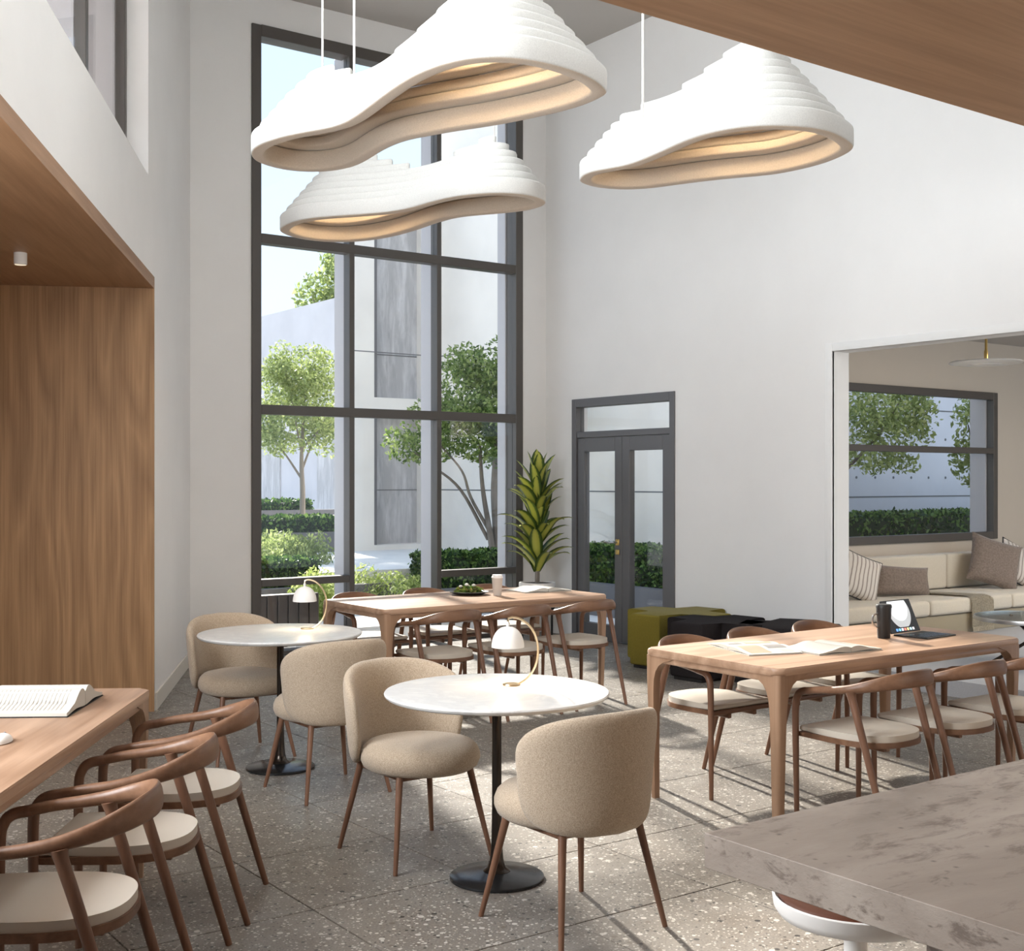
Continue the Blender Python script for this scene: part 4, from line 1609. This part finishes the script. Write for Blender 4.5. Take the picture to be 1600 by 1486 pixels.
def corn_mesh(L, w, up, droop):
    b = new()
    uvl = b.loops.layers.uv.new('UVMap')
    rows = []
    n = 9
    x, z, th = 0.012, 0.0, up
    for i in range(n + 1):
        s = i / n
        ww = w * (math.sin(PI * min(1, (s * 0.82 + 0.16))) ** 0.8) * (1 if s < 1 else 0.05)
        nrm = (-math.sin(th), math.cos(th))
        rows.append([((x + nrm[0] * 0.18 * ww, -ww / 2, z + nrm[1] * 0.18 * ww), 0.0, s), ((x, 0, z), 0.5, s), ((x + nrm[0] * 0.18 * ww, ww / 2, z + nrm[1] * 0.18 * ww), 1.0, s)])
        x += math.cos(th) * L / n
        z += math.sin(th) * L / n
        th -= droop * (0.25 + 1.6 * s * s) / n
    V = [[b.verts.new(p[0]) for p in r] for r in rows]
    for i in range(n):
        for j in range(2):
            f = b.faces.new((V[i][j], V[i][j + 1], V[i + 1][j + 1], V[i + 1][j]))
            for lp, (ri, ci) in zip(f.loops, ((i, j), (i, j + 1), (i + 1, j + 1), (i + 1, j))):
                lp[uvl].uv = (rows[ri][ci][1], rows[ri][ci][2])
    return b


variants = []
for L, w, up, dr in ((0.45, 0.105, 0.75, 1.9), (0.46, 0.12, 0.92, 1.9), (0.42, 0.13, 1.08, 1.3), (0.40, 0.125, 1.22, 0.7), (0.38, 0.135, 1.38, 0.25)):
    o = obj('leaf', corn_mesh(L, w, up, dr), M['corn'], pt_, ang=180)
    variants.append(o.data)
    bpy.data.objects.remove(o)
levels = [(0.70, 6, 0), (0.78, 6, 1), (0.92, 6, 1), (1.02, 7, 0), (1.13, 6, 2), (1.24, 7, 1), (1.34, 6, 2), (1.43, 5, 3), (1.50, 4, 4)]
for q, (z, n, vi) in enumerate(levels):
    for k in range(n):
        a = 2 * PI * k / n + q * 0.9 + random.uniform(-0.2, 0.2)
        o = bpy.data.objects.new('leaf', variants[(vi + (k % 2 if vi < 3 else 0)) % 5])
        COL.objects.link(o)
        o.parent = pt_
        o.location = (0, 0, z + random.uniform(-0.03, 0.03))
        s = random.uniform(0.88, 1.08)
        o.scale = (s, s, s)
        o.rotation_euler = (random.uniform(-0.15, 0.15), random.uniform(-0.1, 0.1), a)

# ------------------------------------------------------------------ lounge furniture
sf = thing('modular_sofa', 'long low cream modular sofa under the lounge window', 'sofa', (10.6, 7.55, LF))
b = new()
bx(b, -2.0, 4.0, -0.46, 0.47, 0.0, 0.185, 0.01, 2)
obj('base', b, M['sofa_base'], sf)
for k in range(4):
    x0, x1 = -1.985 + 1.33 * k, -1.985 + 1.33 * (k + 1)
    b = new()
    bx(b, x0 + 0.006, x1 - 0.006, -0.49, 0.28, 0.19, 0.335, 0.035, 4)
    obj('seat_cushion', b, M['sofa'], sf, ang=60)
    b = new()
    bx(b, x0 + 0.006, x1 - 0.006, 0.26, 0.49, 0.335, 0.69, 0.03, 4)
    obj('back_cushion', b, M['sofa'], sf, ang=60)


def pillow(label, w, h, d, mat, loc, rx, ry, rz, piping=None):
    n = 14
    b = new()
    g_ = {}
    for s in (1, -1):
        for i in range(n + 1):
            for j in range(n + 1):
                x, y = -1 + 2 * i / n, -1 + 2 * j / n
                edge = i in (0, n) or j in (0, n)
                if edge and s < 0: continue
                t_ = ((1 - x ** 4) * (1 - y ** 4)) ** 0.55
                px = x * w / 2 * (1 - 0.07 * (1 - y * y) * abs(x))
                py = y * h / 2 * (1 - 0.07 * (1 - x * x) * abs(y))
                g_[(s, i, j)] = b.verts.new((px, s * t_ * d / 2, py))
    for s in (1, -1):
        gv = lambda i, j: g_[(s, i, j)] if (s, i, j) in g_ else g_[(1, i, j)]
        for i in range(n):
            for j in range(n):
                q = (gv(i, j), gv(i + 1, j), gv(i + 1, j + 1), gv(i, j + 1))
                b.faces.new(q if s < 0 else q[::-1])
    t = thing('pillow', label, 'pillow', loc)
    o = obj('cover', b, M[mat], t, ang=80)
    if piping:
        b = new()
        P = [(sx * w / 2 * 0.985, 0, sy * h / 2 * 0.985) for sx, sy in ((-1, -1), (1, -1), (1, 1), (-1, 1), (-1, -1))]
        path = []
        for p, q in zip(P[:-1], P[1:]):
            for k in range(6):
                f = k / 6
                x = p[0] + (q[0] - p[0]) * f
                z = p[2] + (q[2] - p[2]) * f
                path.append((x * (1 - 0.07 * (1 - (z / (h / 2)) ** 2) * (abs(x) / (w / 2))), 0, z * (1 - 0.07 * (1 - (x / (w / 2)) ** 2) * (abs(z) / (h / 2)))))
        path.append(path[0])
        tube(b, path, 0.008, 6)
        obj('piping', b, M[piping], t)
    t.rotation_euler = (rx, ry, rz)
    return t


pillow('long taupe velvet lumbar pillow on the left of the sofa', 0.70, 0.30, 0.16, 'taupe', (10.20, 7.58, LF + 0.475), -0.25, 0.08, -0.22)
pillow('striped linen pillow with black piping, left of the lumbar pillow', 0.46, 0.46, 0.15, 'striped', (9.52, 7.55, LF + 0.545), -0.32, 0.38, -0.35, 'black')
pillow('large square taupe velvet pillow leaning at the right of the sofa', 0.58, 0.52, 0.17, 'taupe', (11.66, 7.52, LF + 0.60), -0.30, 0.30, -0.50)
pillow('striped linen pillow with black piping at the right frame edge', 0.46, 0.46, 0.15, 'striped', (12.20, 7.60, LF + 0.56), -0.32, 0.4, -0.3, 'black')
# throw
b = new()
prof = [(0.30, 0.015), (0.18, 0.03), (0.05, 0.012), (-0.15, 0.012), (-0.35, 0.012), (-0.455, 0.008), (-0.505, -0.03), (-0.512, -0.10), (-0.515, -0.20), (-0.516, -0.285)]
sp = spline([(0, y, z) for y, z in prof], 4)
rows = []
nx = 12
for i, p in enumerate(sp):
    f = i / (len(sp) - 1)
    wd_ = 0.15 + 0.20 * min(1, f * 1.5)
    xc = -0.32 * (1 - min(1, f * 1.55)) ** 1.3
    rows.append([(xc + wd_ * (k / nx - 0.5) * 1.0, p.y - 0.006 * math.sin(k * 1.7) * f, p.z + 0.010 * abs(math.sin(k * 1.3 + f * 3)) * (1 - f)) for k in range(nx + 1)])
for dz in (0,):
    Vv = [[b.verts.new(q) for q in r] for r in rows]
    for i in range(len(rows) - 1):
        for k in range(nx):
            b.faces.new((Vv[i][k], Vv[i][k + 1], Vv[i + 1][k + 1], Vv[i + 1][k]))
bmesh.ops.solidify(b, geom=b.faces[:], thickness=-0.008)
tw = thing('woven_throw', 'loosely woven tan throw draped over the front of the sofa', 'blanket', (10.72, 7.55, LF + 0.335))
obj('cloth', b, M['throw'], tw, ang=80)
b = new()
for k in range(26):
    x = -0.165 + 0.33 * k / 25
    tube(b, [(x, -0.52, -0.28), (x + random.uniform(-0.006, 0.006), -0.522, -0.325)], 0.0035, 5)
o = obj('fringe', b, M['throw'], tw)
o['kind'] = 'stuff'
# glass coffee table
gt = thing('coffee_table', 'round glass coffee table with dark crossed legs at the right frame edge', 'table', (9.15, 5.55, LF))
b = new()
lathe(b, [(0.02, 0.36), (0.44, 0.36), (0.445, 0.366), (0.44, 0.372), (0.02, 0.372)], 48)
obj('glass_top', b, M['table_glass'], gt, ang=40)
b = new()
lathe(b, [(0.436, 0.345), (0.452, 0.345), (0.455, 0.36), (0.452, 0.376), (0.444, 0.376), (0.444, 0.358), (0.436, 0.358)], 48)
obj('rim', b, M['steel'], gt, ang=40)
for k in range(3):
    a = k * 2 * PI / 3 + 0.3
    b = new()
    tube(b, [(0.34 * math.cos(a), 0.34 * math.sin(a), 0), (-0.25 * math.cos(a), -0.25 * math.sin(a), 0.36)], 0.014, 8)
    obj('leg', b, M['bronze'], gt)


def disc_pendant(label, u, v, z, glow):
    t = thing('disc_pendant', label, 'pendant lamp', (u, v, z), 0, 'disc pendants in the lounge')
    b = new()
    lathe(b, [(0.01, -0.012), (0.15, -0.012), (0.29, -0.006), (0.303, 0.0), (0.29, 0.012), (0.15, 0.022), (0.01, 0.026)], 56)
    obj('disc', b, M['white'], t, ang=60)
    b = new()
    lathe(b, [(0.008, 0.02), (0.016, 0.022), (0.016, 0.10), (0.011, 0.11), (0.011, 3.10 - z), (0.008, 3.10 - z)], 16)
    obj('rod', b, M['brass'], t)
    b = new()
    lathe(b, [(0.01, -0.02), (0.12, -0.02), (0.13, -0.012), (0.01, -0.011)], 32)
    obj('diffuser', b, M['led_small'] if glow else M['white'], t)
    if glow:
        l = bpy.data.lights.new('disc_light', 'POINT')
        l.energy, l.color, l.shadow_soft_size = 8, (1.0, 0.82, 0.6), 0.05
        lo = bpy.data.objects.new('disc_light', l)
        COL.objects.link(lo)
        lo.parent = t
        lo.location = (0, 0, -0.08)


disc_pendant('flat white disc pendant on a brass rod, left one in the lounge', 9.49, 6.20, 2.57, False)
disc_pendant('flat white disc pendant cut by the right frame edge, lower one in the lounge', 9.72, 5.62, 2.44, True)

# ------------------------------------------------------------------ things on the tables
ZT_ = 0.7405


def open_book(name, label, loc, rz, w, h, thick, cover='black', prints=False, cat='book', curl=0.5):
    """spine along local y, pages left and right"""
    t = thing(name, label, cat, loc, rz)
    for sx in (-1, 1):
        b = new()
        n = 12
        top, bot = [], []
        for k in range(n + 1):
            s = k / n
            zt = thick * (0.55 + 0.75 * math.sin(PI * min(1, s * 1.5 + 0.12)) * (1 - s) * 1.6 + 0.18 * (1 - s)) * (1 - 0.55 * s)
            lift = thick * curl * math.sin(PI * s) ** 2 * 0.5
            top.append((sx * (0.002 + w * s), 0.004 + lift + zt))
            bot.append((sx * (0.002 + w * s), 0.004 + lift * 0.6))
        rings = []
        for y in (-h / 2, h / 2):
            rings.append([(x, y, z) for x, z in top] + [(x, y, z) for x, z in reversed(bot)])
        loft(b, rings)
        obj('page_block', b, M['paper'], t, ang=40)
        b = new()
        bx(b, *sorted((sx * 0.001, sx * (w + 0.004))), -h / 2 - 0.003, h / 2 + 0.003, 0.0, 0.003)
        obj('cover', b, M[cover], t, smooth=False)
        if prints:
            for (a0, a1, y0, y1, mt_) in prints[0 if sx < 0 else 1]:
                b = new()
                m_ = 6
                r = []
                for k in range(m_ + 1):
                    s = a0 + (a1 - a0) * k / m_
                    z = float(np.interp(s, np.linspace(0, 1, n + 1), [q[1] for q in top])) + 0.0008
                    x = sx * (0.002 + w * s)
                    r.append([(x, y0 * h, z), (x, y1 * h, z)])
                vv = [[b.verts.new(q) for q in rr] for rr in r]
                for k in range(m_): b.faces.new((vv[k][0], vv[k][1], vv[k + 1][1], vv[k + 1][0]))
                obj('printed_block', b, M[mt_], t)
    return t


lines = lambda n: [(0.14, 0.86, -0.40 + 0.8 * k / n, -0.40 + 0.8 * k / n + 0.012, 'text') for k in range(n)]
M['text'] = plain('text_grey', (0.37, 0.35, 0.31), 0.8)
u, v = ray(64, 4.57)
open_book('open_book', 'open book lying on the niche table', (u, v, ZT_), LYAW, 0.22, 0.32, 0.044, 'black', (lines(18), lines(18)))
u, v = ray(2, 3.94)
ms = thing('computer_mouse', 'white computer mouse on the niche table at the left frame edge', 'mouse', (u, v, ZT_), LYAW)
b = new()
bmesh.ops.create_uvsphere(b, u_segments=20, v_segments=12, radius=1.0)
for q in b.verts:
    q.co = (q.co.x * 0.056 , q.co.y * 0.031, max(q.co.z, 0.0) * 0.026 + 0.002)
obj('shell', b, M['white'], ms, ang=60)
b = new()
tube(b, [(0.028, 0, 0.0255), (0.04, 0, 0.021)], 0.003, 8)
obj('scroll_wheel', b, M['print'], ms)

u, v = at(1178, 1011, 0.75)
open_book('open_magazine', 'open illustrated magazine at the left end of the tablet table', (u, v, ZT_), 1.25, 0.215, 0.285, 0.012, 'paper',
          ([(0.1, 0.9, 0.02, 0.42, 'print_tan'), (0.1, 0.5, -0.42, -0.06, 'print'), (0.58, 0.9, -0.42, -0.2, 'text')], [(0.12, 0.9, -0.42, 0.1, 'print_tan'), (0.12, 0.6, 0.16, 0.42, 'print')]), 'magazine', 0.9)
u, v = at(1300, 1012, 0.75)
open_book('open_book', 'open book with curling pages beside the magazine on the tablet table', (u, v, ZT_), -0.12, 0.20, 0.26, 0.018, 'paper', (lines(14), lines(14)), 'book', 0.8)
u, v = at(842, 921, 0.75)
open_book('open_book', 'open book at the right end of the window table', (u, v, ZT_), -0.1, 0.20, 0.27, 0.018, 'paper', False, 'book', 0.8)

# tumbler and tablet
u, v = at(1381, 997, ZT_)
tm = thing('tumbler', 'black tumbler standing left of the tablet', 'cup', (u, v, ZT_))
b = new()
lathe(b, [(0.003, 0), (0.031, 0), (0.033, 0.004), (0.039, 0.16), (0.003, 0.162)], 28)
obj('cup', b, M['black'], tm, ang=50)
b = new()
lathe(b, [(0.003, 0.16), (0.041, 0.16), (0.041, 0.172), (0.037, 0.178), (0.003, 0.18)], 28)
obj('lid', b, M['black'], tm, ang=50)
b = new()
tube(b, spline([(-0.034, 0.012, 0.13), (-0.062, 0.02, 0.12), (-0.066, 0.02, 0.08), (-0.036, 0.012, 0.055)], 5), 0.005, 8)
obj('handle', b, M['steel'], tm)
tu, tv = 5.70, 4.20
tb_ = thing('tablet_computer', 'black tablet propped on its keyboard, showing a pale round picture', 'tablet', (tu, tv, ZT_), 0.05)
b = new()
bx(b, -0.135, 0.135, -0.21, -0.005, 0.0, 0.007, 0.002, 1)
o = obj('keyboard', b, M['black'], tb_)
for r in range(5):
    for c_ in range(12):
        if r == 0:
            break
b = new()
for r in range(4):
    for c_ in range(12):
        x, y = -0.118 + c_ * 0.0205, -0.175 + r * 0.03
        bx(b, x - 0.008, x + 0.008, y - 0.011, y + 0.011, 0.007, 0.0085)
k_ = obj('keys', b, M['print_dark'] if 'print_dark' in M else M['screen_black'], tb_, smooth=False)
k_['kind'] = 'stuff'
scr = empty('screen_panel')
scr.parent = tb_
scr.location = (0, 0.005, 0.008)
scr.rotation_euler = (-0.42, 0, 0)
b = new()
bx(b, -0.135, 0.135, 0, 0.008, 0, 0.185, 0.002, 1)
obj('bezel', b, M['black'], scr)
M['disp_pale'] = emis('display_pale', (0.80, 0.83, 0.84), 0.45)
M['disp_grey'] = emis('display_grey', (0.50, 0.52, 0.53), 0.3)


def screen_disc(name, mat, cx, cz, r, z0, z1, y, x0=-0.128, x1=0.128):
    b = new()
    pts = []
    for k in range(48):
        a = 2 * PI * k / 48
        pts.append((min(max(cx + r * math.cos(a), x0), x1), min(max(cz + r * math.sin(a), z0), z1)))
    vs = []
    for p in pts:
        if not vs or (Vector(p) - Vector(vs[-1])).length > 1e-4: vs.append(p)
    b.faces.new([b.verts.new((p[0], y, p[1])) for p in vs])
    obj(name, b, mat, scr, smooth=False)


screen_disc('picture', M['disp_grey'], 0.0, 0.120, 0.098, 0.03, 0.178, -0.0006)
screen_disc('picture', M['disp_pale'], 0.0, 0.150, 0.085, 0.03, 0.178, -0.0012)
for k, c in enumerate(((0.15, 0.35, 0.9), (0.2, 0.6, 0.9), (0.85, 0.85, 0.88), (0.8, 0.25, 0.2), (0.85, 0.7, 0.3), (0.5, 0.75, 0.9), (0.75, 0.75, 0.78))):
    b = new()
    x = -0.075 + k * 0.025
    bx(b, x - 0.008, x + 0.008, -0.0012, 0, 0.010, 0.024)
    obj('icon', b, emis('icon_%s' % 'abcdefg'[k], c, 0.5), scr, smooth=False)

# window table: salad plate, paper cup
u, v = at(733, 929, ZT_)
pl = thing('salad_plate', 'dark plate of green salad on the window table', 'plate', (u, v, ZT_))
b = new()
lathe(b, [(0.003, 0), (0.09, 0), (0.14, 0.018), (0.145, 0.024), (0.138, 0.024), (0.09, 0.008), (0.003, 0.007)], 40)
obj('dish', b, M['black'], pl, ang=50)
n = 700
d = RNG.normal(size=(n, 3))
d /= np.linalg.norm(d, axis=1)[:, None]
P = d * np.array([0.105, 0.105, 0.045]) * (RNG.random(n)[:, None] ** 0.4)
P[:, 2] = np.abs(P[:, 2]) + 0.015
V, Fc = leaf_cloud(P, 0.035, None, 0.7)
o = soup('salad', V, Fc, M['leaf_salad'], pl)
o['kind'] = 'stuff'
b = new()
for (x, y, z) in ((-0.035, -0.02, 0.062), (0.0, 0.03, 0.06), (0.02, -0.03, 0.058), (-0.06, 0.02, 0.05)):
    lathe(b, [(0.002, 0), (0.012, 0.004), (0.015, 0.011), (0.010, 0.018), (0.002, 0.02)], 12, (x, y, z))
obj('cheese', b, M['paper'], pl)
b = new()
tube(b, [(0.03, -0.15, 0.03), (0.07, -0.04, 0.035)], 0.004, 6)
obj('fork', b, M['steel'], pl)
u, v = at(777, 930.5, ZT_)
cp = thing('paper_cup', 'pale takeaway cup beside the salad plate', 'cup', (u, v, ZT_))
b = new()
lathe(b, [(0.003, 0), (0.029, 0), (0.030, 0.003), (0.039, 0.128), (0.003, 0.13)], 28)
obj('cup', b, M['cup_paper'] if 'cup_paper' in M else M['paper'], cp, ang=50)
b = new()
lathe(b, [(0.003, 0.127), (0.042, 0.127), (0.042, 0.136), (0.037, 0.138), (0.036, 0.15), (0.003, 0.151)], 28)
obj('lid', b, M['white'], cp, ang=50)

# small ceiling spot in the niche
ds = 7.16
u, v = uvp(-2.82, ds)
sp_ = thing('ceiling_spot', 'small white cylindrical ceiling spot in the oak niche ceiling', 'spotlight', (u, v, Z_N - 0.02))
b = new()
lathe(b, [(0.004, 0.0), (0.036, 0.0), (0.036, -0.065), (0.032, -0.068), (0.028, -0.06), (0.004, -0.058)], 24)
obj('housing', b, M['white'], sp_, ang=50)
b = new()
lathe(b, [(0.002, -0.05), (0.026, -0.05), (0.026, -0.059), (0.002, -0.059)], 20)
obj('lens', b, M['led_small'], sp_)
l = bpy.data.lights.new('spot_light', 'SPOT')
l.energy, l.color, l.spot_size, l.spot_blend, l.shadow_soft_size = 7, (1.0, 0.85, 0.66), 1.7, 0.7, 0.03
lo = bpy.data.objects.new('spot_light', l)
COL.objects.link(lo)
lo.parent = sp_
lo.location = (0, 0, -0.075)
